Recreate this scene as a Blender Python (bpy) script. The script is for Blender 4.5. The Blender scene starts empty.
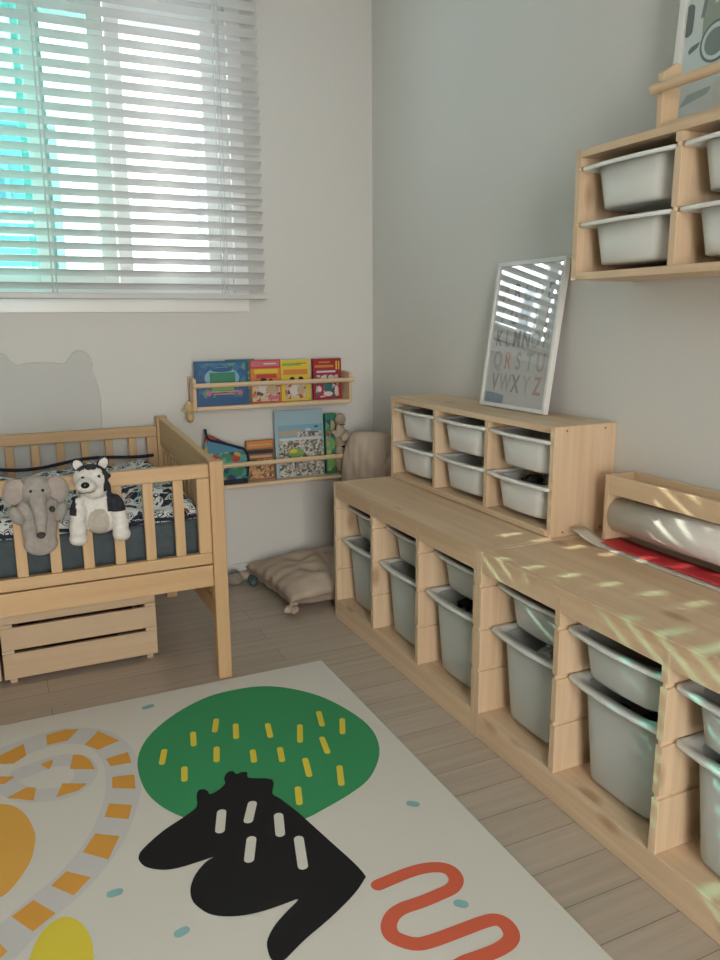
import bpy, bmesh, math, random
from mathutils import Vector, Matrix
random.seed(7)
SC = bpy.context.scene
COL = SC.collection

# ---------------------------------------------------------------- camera
CP = (-1.5153, -3.1064, 1.1028)
YAW, PIT, ROL, FPX = 0.43624, -0.20640, -0.00731, 773.417
def cam_axes():
    fw = Vector((math.sin(YAW)*math.cos(PIT), math.cos(YAW)*math.cos(PIT), math.sin(PIT)))
    r = Vector((math.cos(YAW), -math.sin(YAW), 0)); u = r.cross(fw)
    return r*math.cos(ROL)+u*math.sin(ROL), -r*math.sin(ROL)+u*math.cos(ROL), fw
r_, u_, f_ = cam_axes()
cd = bpy.data.cameras.new('camera'); cam = bpy.data.objects.new('camera', cd); COL.objects.link(cam)
cd.sensor_fit = 'HORIZONTAL'; cd.sensor_width = 36; cd.lens = FPX*36/720; cd.clip_start = .02; cd.clip_end = 300
m = Matrix((( r_.x, u_.x, -f_.x, CP[0]), (r_.y, u_.y, -f_.y, CP[1]), (r_.z, u_.z, -f_.z, CP[2]), (0,0,0,1)))
cam.matrix_world = m
SC.camera = cam

# ---------------------------------------------------------------- light
SC.view_settings.view_transform = 'Standard'; SC.view_settings.look = 'None'
SC.view_settings.gamma = 1; SC.view_settings.use_curve_mapping = False
SC.view_settings.exposure = 0.3
SC.cycles.use_denoising = True
SC.cycles.max_bounces = 10; SC.cycles.diffuse_bounces = 5; SC.cycles.transparent_max_bounces = 12
SC.cycles.caustics_reflective = False; SC.cycles.caustics_refractive = False
SC.cycles.sample_clamp_indirect = 6
w = bpy.data.worlds.new('daylight'); SC.world = w; w.use_nodes = True
bg = w.node_tree.nodes['Background']; bg.inputs[0].default_value = (.95, .96, .96, 1); bg.inputs[1].default_value = 7.8
def light(name, kind, loc, energy, color, rot=None, **k):
    l = bpy.data.lights.new(name, kind); l.energy = energy; l.color = color
    for a, b in k.items():
        setattr(l, a, b)
    o = bpy.data.objects.new(name, l); COL.objects.link(o); o.location = loc
    if rot is not None: o.rotation_euler = rot
    return o
SUN = Vector((.45, -1, -.535)).normalized()
s_ = light('sun', 'SUN', (-3, 6, 5), 8.0, (1, .93, .74)); s_.data.angle = .006
s_.rotation_euler = SUN.to_track_quat('-Z', 'Y').to_euler()
# added fill lamp in the unseen hallway, shining through the doorway
light('hallway_fill_lamp', 'AREA', (-1.45, -5.7, 1.3), 140, (1, .97, .93), (math.radians(90), 0, 0), shape='RECTANGLE', size=2.0, size_y=2.2)
p_ = light('window_portal', 'AREA', (-1.28, .30, 1.69), 1, (1, 1, 1), (math.radians(-90), 0, 0), shape='RECTANGLE', size=1.4, size_y=1.08)
p_.data.cycles.is_portal = True

# ---------------------------------------------------------------- materials
MAT = {}
def mat(name, col, rough=.5, spec=.5, **k):
    if name in MAT: return MAT[name]
    m = bpy.data.materials.new(name); m.use_nodes = True
    b = m.node_tree.nodes['Principled BSDF']
    b.inputs['Base Color'].default_value = (*col, 1); b.inputs['Roughness'].default_value = rough
    b.inputs['Specular IOR Level'].default_value = spec
    for a, v in k.items():
        b.inputs[a.replace('_', ' ')].default_value = v
    m.diffuse_color = (*col, 1)
    MAT[name] = m; return m
def nodes(m): return m.node_tree.nodes, m.node_tree.links, m.node_tree.nodes['Principled BSDF']
def bump(m, scale, strength, dist=.002, detail=4, src='Object', stretch=(1,1,1)):
    N, L, b = nodes(m)
    tc = N.new('ShaderNodeTexCoord'); mp = N.new('ShaderNodeMapping'); mp.inputs['Scale'].default_value = stretch
    nz = N.new('ShaderNodeTexNoise'); nz.inputs['Scale'].default_value = scale; nz.inputs['Detail'].default_value = detail
    bp = N.new('ShaderNodeBump'); bp.inputs['Strength'].default_value = strength; bp.inputs['Distance'].default_value = dist
    L.new(tc.outputs[src], mp.inputs[0]); L.new(mp.outputs[0], nz.inputs[0]); L.new(nz.outputs[0], bp.inputs['Height']); L.new(bp.outputs[0], b.inputs['Normal'])
    return m
def mottled(name, c1, c2, scale, rough=.8, detail=3, stretch=(1,1,1), lo=.35, hi=.65, bmp=None):
    if name in MAT: return MAT[name]
    m = mat(name, c1, rough)
    if bmp: bump(m, *bmp)
    N, L, b = nodes(m)
    tc = N.new('ShaderNodeTexCoord'); mp = N.new('ShaderNodeMapping'); mp.inputs['Scale'].default_value = stretch
    nz = N.new('ShaderNodeTexNoise'); nz.inputs['Scale'].default_value = scale; nz.inputs['Detail'].default_value = detail
    r = N.new('ShaderNodeValToRGB'); r.color_ramp.elements[0].position = lo; r.color_ramp.elements[1].position = hi
    r.color_ramp.elements[0].color = (*c1, 1); r.color_ramp.elements[1].color = (*c2, 1)
    L.new(tc.outputs['Object'], mp.inputs[0]); L.new(mp.outputs[0], nz.inputs[0]); L.new(nz.outputs[0], r.inputs[0]); L.new(r.outputs[0], b.inputs['Base Color'])
    return m
def wood(name, base, axis, dark=.72, knots=True, rough=.5):
    """pine: fine grain stretched along an axis, broad tone bands, scattered brown knots"""
    key = name+axis
    if key in MAT: return MAT[key]
    m = mat(key, base, rough); N, L, b = nodes(m)
    i = 'xyz'.index(axis)
    tc = N.new('ShaderNodeTexCoord'); oi = N.new('ShaderNodeObjectInfo')
    ml = N.new('ShaderNodeMath'); ml.operation = 'MULTIPLY'; ml.inputs[1].default_value = 7.3
    L.new(oi.outputs['Random'], ml.inputs[0])
    ad = N.new('ShaderNodeVectorMath'); ad.operation = 'ADD'
    L.new(tc.outputs['Object'], ad.inputs[0]); L.new(ml.outputs[0], ad.inputs[1])
    def mp(s_along, s_across):
        q = N.new('ShaderNodeMapping'); s = [s_across]*3; s[i] = s_along
        q.inputs['Scale'].default_value = s; L.new(ad.outputs[0], q.inputs[0]); return q
    n1 = N.new('ShaderNodeTexNoise'); n1.inputs['Scale'].default_value = 1; n1.inputs['Detail'].default_value = 5; n1.inputs['Distortion'].default_value = .4
    L.new(mp(1.6, 55).outputs[0], n1.inputs[0])
    n2 = N.new('ShaderNodeTexNoise'); n2.inputs['Scale'].default_value = 1; n2.inputs['Detail'].default_value = 2
    L.new(mp(.9, 9).outputs[0], n2.inputs[0])
    mx = N.new('ShaderNodeMix'); mx.data_type = 'FLOAT'; mx.inputs[0].default_value = .45
    L.new(n1.outputs[0], mx.inputs[2]); L.new(n2.outputs[0], mx.inputs[3])
    r = N.new('ShaderNodeValToRGB'); r.color_ramp.elements[0].position = .3; r.color_ramp.elements[1].position = .68
    d = tuple(c*f for c, f in zip(base, (dark+.03, dark-.04, dark-.12)))
    r.color_ramp.elements[0].color = (*d, 1); r.color_ramp.elements[1].color = (*base, 1)
    L.new(mx.outputs[0], r.inputs[0]); out = r.outputs[0]
    if knots:
        v = N.new('ShaderNodeTexVoronoi'); v.inputs['Scale'].default_value = 1; v.inputs['Randomness'].default_value = 1
        L.new(mp(4.6, 10).outputs[0], v.inputs[0])
        r2 = N.new('ShaderNodeValToRGB'); r2.color_ramp.elements[0].position = .09; r2.color_ramp.elements[1].position = .21
        r2.color_ramp.elements[0].color = (1,1,1,1); r2.color_ramp.elements[1].color = (0,0,0,1)
        L.new(v.outputs['Distance'], r2.inputs[0])
        m2 = N.new('ShaderNodeMix'); m2.data_type = 'RGBA'
        mm = N.new('ShaderNodeMath'); mm.operation = 'MULTIPLY'; mm.inputs[1].default_value = .6
        L.new(r2.outputs[0], mm.inputs[0]); L.new(mm.outputs[0], m2.inputs[0]); L.new(out, m2.inputs[6])
        m2.inputs[7].default_value = (base[0]*.42, base[1]*.3, base[2]*.22, 1); out = m2.outputs[2]
    L.new(out, b.inputs['Base Color'])
    bp = N.new('ShaderNodeBump'); bp.inputs['Strength'].default_value = .12; bp.inputs['Distance'].default_value = .001
    L.new(n1.outputs[0], bp.inputs['Height']); L.new(bp.outputs[0], b.inputs['Normal'])
    return m
PINE = (.76, .585, .405)       # white-stained pine of the storage units
CRIB = (.60, .41, .225)      # yellower lacquered pine of the cot
RACK = (.74, .57, .385)
def pine(a): return wood('pine_', PINE, a)
def crib(a): return wood('crib_pine_', CRIB, a, knots=False, dark=.8)
def rackw(a): return wood('rack_pine_', RACK, a, knots=False, dark=.82)

# ---------------------------------------------------------------- mesh helpers
class MB:
    def __init__(s): s.v = []; s.f = []; s.m = []
    def add(s, vs, fs, mi=0):
        o = len(s.v); s.v += [Vector(v) for v in vs]; s.f += [[i+o for i in f] for f in fs]; s.m += [mi]*len(fs); return s
    def box(s, x0, x1, y0, y1, z0, z1, mi=0):
        x0, x1 = sorted((x0, x1)); y0, y1 = sorted((y0, y1)); z0, z1 = sorted((z0, z1))
        return s.add([(x0,y0,z0),(x1,y0,z0),(x1,y1,z0),(x0,y1,z0),(x0,y0,z1),(x1,y0,z1),(x1,y1,z1),(x0,y1,z1)],
                     [(0,3,2,1),(4,5,6,7),(0,1,5,4),(1,2,6,5),(2,3,7,6),(3,0,4,7)], mi)
    def prism(s, pts, axis, a, b, mi=0):
        """extrude a 2D polygon along an axis from a to b (pts in the two other axes, in xyz order)"""
        def P(p, t):
            return {'x': (t, p[0], p[1]), 'y': (p[0], t, p[1]), 'z': (p[0], p[1], t)}[axis]
        n = len(pts)
        return s.add([P(p, a) for p in pts]+[P(p, b) for p in pts],
                     [tuple(range(n))[::-1], tuple(range(n, 2*n))]+[(i, (i+1) % n, n+(i+1) % n, n+i) for i in range(n)], mi)
    def tube(s, path, r, n=10, mi=0, cap=True):
        path = [Vector(p) for p in path]; rs = r if isinstance(r, (list, tuple)) else [r]*len(path)
        rings = []; prev = None
        for i, p in enumerate(path):
            t = (path[min(i+1, len(path)-1)]-path[max(i-1, 0)]).normalized()
            if prev is None:
                a = t.orthogonal().normalized()
            else:
                a = (prev - t*prev.dot(t)).normalized()
            prev = a; b = t.cross(a)
            rings.append([p+(a*math.cos(2*math.pi*k/n)+b*math.sin(2*math.pi*k/n))*rs[i] for k in range(n)])
        vs = [v for q in rings for v in q]; fs = []
        for i in range(len(rings)-1):
            for k in range(n): fs.append((i*n+k, i*n+(k+1) % n, (i+1)*n+(k+1) % n, (i+1)*n+k))
        if cap: fs += [tuple(range(n))[::-1], tuple((len(rings)-1)*n+k for k in range(n))]
        return s.add(vs, fs, mi)
    def loops(s, loops, cap0=True, cap1=True, mi=0):
        n = len(loops[0]); vs = [v for l in loops for v in l]; fs = []
        for i in range(len(loops)-1):
            for k in range(n): fs.append((i*n+k, i*n+(k+1) % n, (i+1)*n+(k+1) % n, (i+1)*n+k))
        if cap0: fs.append(tuple(range(n))[::-1])
        if cap1: fs.append(tuple((len(loops)-1)*n+k for k in range(n)))
        return s.add(vs, fs, mi)
    def ball(s, c, r, n=12, mi=0, rot=None):
        r = (r, r, r) if not isinstance(r, (tuple, list)) else r
        M = rot or Matrix.Identity(3); c = Vector(c); L = []
        for i in range(1, n):
            a = math.pi*i/n
            L.append([c+M@Vector((r[0]*math.sin(a)*math.cos(b), r[1]*math.sin(a)*math.sin(b), -r[2]*math.cos(a))) for b in [2*math.pi*k/(n+4) for k in range(n+4)]])
        o = len(s.v); s.loops(L, False, False, mi)
        q = len(s.v); s.v += [c+M@Vector((0,0,-r[2])), c+M@Vector((0,0,r[2]))]; k = n+4; e = o+(n-2)*k
        for i in range(k):
            s.f.append([q, o+(i+1) % k, o+i]); s.f.append([q+1, e+i, e+(i+1) % k]); s.m += [mi, mi]
        return s
    def build(s, name, mats, parent=None, world=False, bevel=0, smooth=False, seg=2, recenter=True):
        vs = s.v
        if parent is not None and world:
            M = Matrix.Identity(4); p = parent
            while p is not None: M = p.matrix_basis @ M; p = p.parent
            Mi = M.inverted(); vs = [Mi@v for v in vs]
        loc = Vector((0,0,0))
        if parent is None and recenter:
            xs = [v.x for v in vs]; ys = [v.y for v in vs]; zs = [v.z for v in vs]
            loc = Vector(((min(xs)+max(xs))/2, (min(ys)+max(ys))/2, min(zs))); vs = [v-loc for v in vs]
        me = bpy.data.meshes.new(name); me.from_pydata([tuple(v) for v in vs], [], s.f)
        for mt in (mats if isinstance(mats, (list, tuple)) else [mats]): me.materials.append(mt)
        for p, mi in zip(me.polygons, s.m): p.material_index = mi
        bm = bmesh.new(); bm.from_mesh(me); bmesh.ops.recalc_face_normals(bm, faces=bm.faces); bm.to_mesh(me); bm.free()
        if smooth:
            for p in me.polygons: p.use_smooth = True
        o = bpy.data.objects.new(name, me); COL.objects.link(o); o.location = loc
        if parent is not None: o.parent = parent
        if bevel:
            b = o.modifiers.new('bevel', 'BEVEL'); b.width = bevel; b.segments = seg; b.limit_method = 'ANGLE'; b.angle_limit = math.radians(40)
        return o
def tag(o, label, cat, group=None, kind=None):
    if label: o['label'] = label
    if cat: o['category'] = cat
    if group: o['group'] = group
    if kind: o['kind'] = kind
    return o
def struct(o): o['kind'] = 'structure'; return o
def thing(name, label, cat, loc=(0,0,0), rz=0, group=None):
    o = bpy.data.objects.new(name, None); COL.objects.link(o); o.empty_display_size = .05
    o.location = loc; o.rotation_euler = (0, 0, rz)
    return tag(o, label, cat, group)
KIDS = lambda o: [c for c in bpy.data.objects if c.parent is o]
def copy_tree(o, parent=None):
    c = o.copy(); COL.objects.link(c); c.parent = parent
    for ch in KIDS(o): copy_tree(ch, c)
    return c
def mesh_from(o, name):
    """bake an object's modifiers into a plain mesh"""
    dg = bpy.context.evaluated_depsgraph_get(); dg.update()
    me = bpy.data.meshes.new_from_object(o.evaluated_get(dg)); me.name = name
    old = o.data; o.modifiers.clear(); o.data = me; return o
def spline(pts, closed=False, k=6):
    P = [Vector(p) for p in pts]; n = len(P); out = []
    for i in range(n if closed else n-1):
        p0 = P[(i-1) % n] if closed or i else P[0]; p1 = P[i]; p2 = P[(i+1) % n]
        p3 = P[(i+2) % n] if closed or i+2 < n else P[-1]
        for j in range(k):
            t = j/k
            out.append(.5*((2*p1)+(p2-p0)*t+(2*p0-5*p1+4*p2-p3)*t*t+(3*p1-p0-3*p2+p3)*t**3))
    if not closed: out.append(P[-1])
    return out

# ================================================================ THE ROOM
XL, YF, H = -2.75, -4.3, 2.42       # left wall, wall behind the camera, ceiling height
wallm = bump(mat('wall_paper', (.66, .655, .63), .75, .3), 60, .12, .002, 5)
ceilm = mat('ceiling_white', (.78, .78, .76), .8)
white = mat('white_frame', (.80, .80, .79), .35)
def floor_material():
    m = mat('floor_planks', (.4, .34, .28), .42); N, L, b = nodes(m)
    tc = N.new('ShaderNodeTexCoord'); mp = N.new('ShaderNodeMapping'); mp.inputs['Location'].default_value = (.31, .0675, 0)
    L.new(tc.outputs['Object'], mp.inputs[0])
    br = N.new('ShaderNodeTexBrick'); br.offset = .37; br.inputs['Scale'].default_value = 1
    br.inputs['Brick Width'].default_value = 1.15; br.inputs['Row Height'].default_value = .0975
    br.inputs['Mortar Size'].default_value = .0011; br.inputs['Mortar Smooth'].default_value = .3
    br.inputs['Color1'].default_value = (.47, .40, .325, 1); br.inputs['Color2'].default_value = (.515, .445, .37, 1); br.inputs['Mortar'].default_value = (.22, .18, .14, 1)
    L.new(mp.outputs[0], br.inputs[0])
    m2 = N.new('ShaderNodeMapping'); m2.inputs['Scale'].default_value = (2.2, 48, 1); L.new(tc.outputs['Object'], m2.inputs[0])
    nz = N.new('ShaderNodeTexNoise'); nz.inputs['Scale'].default_value = 1; nz.inputs['Detail'].default_value = 5; L.new(m2.outputs[0], nz.inputs[0])
    mr = N.new('ShaderNodeMapRange'); mr.inputs[1].default_value = .25; mr.inputs[2].default_value = .75; mr.inputs[3].default_value = .84; mr.inputs[4].default_value = 1.1
    L.new(nz.outputs[0], mr.inputs[0])
    vm = N.new('ShaderNodeVectorMath'); vm.operation = 'SCALE'; L.new(br.outputs[0], vm.inputs[0]); L.new(mr.outputs[0], vm.inputs['Scale']); L.new(vm.outputs[0], b.inputs['Base Color'])
    bp = N.new('ShaderNodeBump'); bp.inputs['Strength'].default_value = .35; bp.inputs['Distance'].default_value = .001; bp.invert = True
    L.new(br.outputs['Fac'], bp.inputs['Height']); L.new(bp.outputs[0], b.inputs['Normal'])
    return m
struct(MB().box(XL, 0, YF, 0, -.1, 0).build('floor', floor_material(), recenter=False))
struct(MB().box(XL, .15, YF, .3, H, H+.1).build('ceiling', ceilm))
struct(MB().box(0, .15, YF, .3, 0, H).build('wall_right', wallm))
struct(MB().box(XL-.15, XL, YF, .3, 0, H).build('wall_left', wallm))
WX0, WX1, WZ0, WZ1 = -1.98, -.615, 1.19, 2.262     # the window opening
b = MB()
for q in ((XL, WX0, 0, H), (WX1, 0, 0, H), (WX0, WX1, 0, WZ0), (WX0, WX1, WZ1, H)): b.box(q[0], q[1], 0, .28, q[2], q[3])
struct(b.build('wall_back', wallm))
b = MB(); DX0, DX1 = -1.95, -.95  # unseen doorway, opened to let the fill light in
for q in ((XL-.15, DX0, 0, H), (DX1, .15, 0, H), (DX0, DX1, 2.1, H)): b.box(q[0], q[1], YF-.15, YF, q[2], q[3])
struct(b.build('wall_front', wallm))
b = MB()      # hallway shell added to cut sky light and hold the fill lamp
b.box(-2.7, -.2, -6.0, -5.9, 0, H).box(-2.8, -2.7, -6.0, YF-.151, 0, H).box(-.2, -.1, -6.0, YF-.151, 0, H).box(-2.8, -.1, -6.0, YF-.151, H, H+.1)
struct(b.build('wall_added_hallway', wallm))
struct(MB().box(-2.8, -.1, -6.0, YF-.0005, -.1, 0).build('floor_added_hallway', mat('hall_floor', (.42, .36, .30), .5)))  # floor of the added hallway shell
base = mat('baseboard_white', (.62, .62, .60), .45)
struct(MB().box(XL+.001, -.001, -.012, -.0005, .0005, .075).build('baseboard_back', base, bevel=.002))
struct(MB().box(-.012, -.0005, YF+.001, -.013, .0005, .075).build('baseboard_right', base, bevel=.002))
struct(MB().box(XL+.0005, XL+.012, YF+.001, -.013, .0005, .075).build('baseboard_left', base, bevel=.002))

# ---- window: flat casing on the wall, double frame, two tinted sashes and one clear one
b = MB()
for q in ((WX0-.055, WX1+.055, WZ0-.06, WZ0), (WX0-.055, WX1+.055, WZ1, WZ1+.055), (WX0-.055, WX0, WZ0, WZ1), (WX1, WX1+.055, WZ0, WZ1)):
    b.box(q[0], q[1], -.012, -.0005, q[2], q[3])
struct(b.build('trim_1', white, bevel=.002))
win = struct(thing('window_1', None, None, (-1.3, .1, WZ0)))
fr = MB()
for y0, y1 in ((.02, .12), (.15, .26)):
    fr.box(WX0, WX1, y0, y1, WZ0, WZ0+.035).box(WX0, WX1, y0, y1, WZ1-.03, WZ1).box(WX0, WX0+.03, y0, y1, WZ0+.035, WZ1-.03).box(WX1-.03, WX1, y0, y1, WZ0+.035, WZ1-.03)
fr.build('window_frame', white, win, world=True, bevel=.002)
def sash(x0, x1, y, st=.055):
    s = MB(); z0, z1 = WZ0+.037, WZ1-.032
    s.box(x0, x0+st, y-.014, y+.014, z0, z1).box(x1-st, x1, y-.014, y+.014, z0, z1).box(x0+st, x1-st, y-.014, y+.014, z0, z0+.05).box(x0+st, x1-st, y-.014, y+.014, z1-.045, z1)
    o = s.build('sash', white, win, world=True, bevel=.002)
    return o, (x0+st, x1-st, y, z0+.05, z1-.045)
def glass(name, tint, rough=.0, refl=.06):
    m = bpy.data.materials.new(name); m.use_nodes = True; N = m.node_tree.nodes; L = m.node_tree.links
    N.clear(); o = N.new('ShaderNodeOutputMaterial'); t = N.new('ShaderNodeBsdfTransparent'); g = N.new('ShaderNodeBsdfGlossy'); mx = N.new('ShaderNodeMixShader')
    t.inputs[0].default_value = (*tint, 1); g.inputs['Roughness'].default_value = rough; mx.inputs[0].default_value = refl
    L.new(t.outputs[0], mx.inputs[1]); L.new(g.outputs[0], mx.inputs[2]); L.new(mx.outputs[0], o.inputs[0]); return m
teal = glass('tinted_glass', (.44, .83, .80)); paleteal = glass('pale_tinted_glass', (.66, .88, .85)); clear = glass('clear_glass', (.93, .96, .97))
for x0, x1, y, g in ((-1.95, -1.265, .085, teal), (-1.335, -1.055, .05, paleteal), (-1.048, -.64, .085, clear)):
    o, (a, c, yy, z0, z1) = sash(x0, x1, y)
    MB().box(a-.004, c+.004, yy-.003, yy+.003, z0-.004, z1+.004).build('pane', g, o, world=True)
def frosted():
    m = glass('sun_diffuser', (1, 1, 1)); N = m.node_tree.nodes; L = m.node_tree.links; N.clear()
    o = N.new('ShaderNodeOutputMaterial'); t = N.new('ShaderNodeBsdfTransparent'); g = N.new('ShaderNodeBsdfTranslucent'); mx = N.new('ShaderNodeMixShader')
    g.inputs[0].default_value = (.9, .9, .93, 1); mx.inputs[0].default_value = .82
    L.new(t.outputs[0], mx.inputs[1]); L.new(g.outputs[0], mx.inputs[2]); L.new(mx.outputs[0], o.inputs[0]); return m
film = frosted()
for x0, x1, y, strips in ((-1.95, -1.30, .185, ()), (-1.30, -.645, .22, ((-1.225, -1.054), (-.984, -.70)))):
    o, (a, c, yy, z0, z1) = sash(x0, x1, y, .055 if not strips else .012)
    p_ = MB().box(a-.004, c+.004, yy-.003, yy+.003, z0-.004, z1+.004).build('pane', clear, o, world=True)
    for s0, s1 in strips:      # strips added to diffuse the sun; their gaps shape the bench spots
        MB().box(s0, min(s1, c), yy-.0042, yy-.0034, z0, z1).build('sun_diffuser_strip', film, o, world=True)

# ---- the pale block of flats across the street, seen between the slats
fac = mat('render_grey', (.19, .20, .22), .8); facd = mat('window_dark', (.10, .12, .15), .2); facw = mat('balcony_white', (.32, .33, .34), .7)
ap = thing('apartment_building', 'pale grey apartment block seen between the blind slats, across the street', 'building', (-9, 22, -12))
MB().box(-22, 6, 18, 26, -12, 5.6).build('wall', fac, ap, world=True)
MB().box(-22.3, 6.3, 17.7, 26.3, 5.6, 5.9).build('roof', facw, ap, world=True)
for fz in range(5):
    z = 3.1-fz*3
    w_ = None
    for k in range(9):
        x = -20.5+k*3
        f = MB().box(x, x+1.7, 17.93, 18.0, z, z+1.6).build('window', facw, ap, world=True)
        MB().box(x+.1, x+1.6, 17.9, 17.93, z+.1, z+1.5).build('pane', facd, f, world=True)

# ---- venetian blind
slatm = mat('blind_slat', (.60, .605, .60), .45); cordm = mat('blind_cord', (.58, .58, .57), .8)
slatm.node_tree.nodes['Principled BSDF'].inputs['Transmission Weight'].default_value = 0
BX0, BX1, BY = -2.05, -.512, -.065
bl = thing('venetian_blind', 'white venetian blind with tilted horizontal slats in front of the window', 'blind', (-1.3, BY, WZ0))
s = MB(); th = math.radians(39); wv = .0168; PZ = .046; z = 1.225; cy, sy = math.cos(th), math.sin(th)
while z < 2.29:
    pts = []                     # slightly crowned slat: room-side edge higher
    for t in (-1, -.5, 0, .5, 1):
        c_ = .0018*(1-t*t)
        pts.append((BY+t*wv*cy+c_*sy, z-t*wv*sy+c_*cy))
    low = [(y-.0016*sy, q-.0016*cy) for y, q in pts]
    s.prism(pts+low[::-1], 'x', BX0, BX1)
    z += PZ
s.build('slats', slatm, bl, world=True)
MB().box(BX0, BX1+.005, BY-.022, BY+.022, 1.178, 1.2).build('bottom_rail', slatm, bl, world=True, bevel=.004)
MB().box(BX0, BX1, BY-.028, BY+.028, 2.30, 2.345).build('headrail', slatm, bl, world=True, bevel=.003)
for x in (-1.86, -1.295, -.672):
    c = MB()
    for dx in (-.007, .007):
        for yy in (BY-.0165, BY+.0165): c.tube([(x+dx, yy, 1.2), (x+dx, yy, 2.3)], .0017, 5)
    c.build('ladder_cord', cordm, bl, world=True)

# ---- bear-head wall panel behind the cot
bx = -1.365
half = [(0, .953), (.05, .951), (.075, .945), (.095, .957), (.118, .985), (.145, .992), (.172, .975), (.184, .94), (.178, .915), (.19, .885), (.199, .84), (.203, .78), (.2, .70), (.19, .62), (.165, .56), (.12, .52), (.06, .505), (0, .502)]
pts = half+[(-x, z) for x, z in half[-2:0:-1]]
pts = [(bx+p.x, p.y) for p in spline([Vector((a, b_, 0)).to_2d() for a, b_ in pts], True, 5)]
bear = MB().prism(pts, 'y', -.014, -.0008).build('bear_panel', mat('panel_grey', (.565, .57, .545), .8), bevel=.004, seg=3)
tag(bear, 'grey bear head shaped panel on the wall behind the cot', 'wall panel')

# ================================================================ STORAGE UNITS
def grooved(y, t, z0, z1, slots, sl=True, sr=True):
    """upright board profile in (y,z) with runner slots in both faces"""
    a, c = y-t/2, y+t/2; g = .0056; h = .0055
    L = [(a, z0)]; R = [(c, z0)]
    for z in sorted(slots):
        if sl: L += [(a, z-h), (a+g, z-h+.001), (a+g, z+h-.001), (a, z+h)]
        if sr: R += [(c, z-h), (c-g, z-h+.001), (c-g, z+h-.001), (c, z+h)]
    return R+[(c, z1), (a, z1)]+L[::-1]
T = .018; PIT_ = (.94-T)/3
def unit(name, label, cat, loc, W, D, Hh, slots, low):
    r = thing(name, label, cat, loc, group=None)
    zb = .073 if low else .018; top = Hh-.018
    for k in range(4):
        y = -T/2-(W-T)/3*k
        e = k in (0, 3)
        p = grooved(y, T, 0 if e else zb, Hh if e else top, slots, k != 3, k != 0)
        MB().prism(p, 'x', -D, -.001).build('side_panel' if e else 'divider', pine('z'), r, bevel=.0012)
    if low:
        MB().box(-D+.019, -.001, -T-.0005, -W+T+.0005, top, Hh-.001).build('top_panel', pine('y'), r, bevel=.0015)
        MB().box(-D+.0005, -D+.0185, -T-.0005, -W+T+.0005, Hh-.056, Hh).build('front_rail', pine('y'), r, bevel=.002)
        MB().box(-D+.012, -.001, -T-.0005, -W+T+.0005, .052, .0725).build('bottom_panel', pine('y'), r, bevel=.001)
        MB().box(-D+.0005, -D+.0115, -T-.0005, -W+T+.0005, .001, .0735).build('base_board', pine('y'), r, bevel=.0015)
    else:
        MB().box(-D-.002, -.001, -T-.0002, -W+T+.0002, top, Hh-.0005).build('top_panel', pine('y'), r, bevel=.0012)
        MB().box(-D-.002, -.001, -T-.0002, -W+T+.0002, .0005, .0175).build('bottom_panel', pine('y'), r, bevel=.0012)
    sc = mat('screw_dark', (.25, .2, .15), .5)
    if not low:
        q = MB()
        for x in (-.04, -.17):
            for z in (.012, Hh-.012): q.tube([(x, -W+.001, z), (x, -W-.0008, z)], .0035, 8)
        q.build('screw', sc, r)
    return r
LOWS = (.427, .309, .195); WALLS = (.257, .130)
YU1, YU2, YU3, YU4, ZU4 = -.571, -1.5125, -.581, -1.544, 1.189
unit('storage_unit', 'farther long low pine storage unit, carrying the small shelf unit', 'storage unit', (0, YU1, 0), .94, .44, .52, LOWS, True)
unit('storage_unit', 'nearer long low pine storage unit, carrying the paper roll holder', 'storage unit', (0, YU2, 0), .94, .44, .52, LOWS, True)
unit('shelf_unit', 'small pine shelf unit of six white trays standing on the low storage unit', 'shelf unit', (0, YU3, .5205), .93, .21, .30, WALLS, False)
unit('shelf_unit', 'pine shelf unit of white trays hung high on the right wall', 'shelf unit', (0, YU4, ZU4), .93, .21, .30, WALLS, False)

# ---- trays: tapered tub with a wide rim that runs in the slots and bulges at the front
def rr(w, d, r, n=6, bulge=0, z=0, cx=0, zf=None):
    P = []
    for sx, sy, a0 in ((1, 1, 0), (-1, 1, 90), (-1, -1, 180), (1, -1, 270)):
        for k in range(n+1):
            a = math.radians(a0+90*k/n); P.append([sx*(d/2-r)+r*math.cos(a), sy*(w/2-r)+r*math.sin(a)])
    # extra points along the front edge so that the bulge is smooth
    out = []
    for i, p in enumerate(P):
        out.append(p); q = P[(i+1) % len(P)]
        if abs(p[0]+d/2) < 1e-6 and abs(q[0]+d/2) < 1e-6:
            out += [[p[0], p[1]+(q[1]-p[1])*j/8] for j in range(1, 8)]
    L = []
    for x, y in out:
        f = max(0, (-x-(d/2-.05))/.05)
        x2 = x-bulge*(1-(2*y/w)**2)*f
        zz = z if zf is None else z+(zf-z)*min(1, f*1.3)
        L.append(Vector((x2+cx, y, zz)))
    return L
trayw = mat('tray_white', (.70, .70, .67), .35, .5); tray_shaded = mat('tray_white_shaded', (.47, .49, .465), .4, .4); rimw = mat('tray_rim', (.82, .83, .81), .3); rim_shaded = mat('tray_rim_shaded', (.70, .72, .70), .35)  # same white plastic; shade of the low units put into the darker pair
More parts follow.
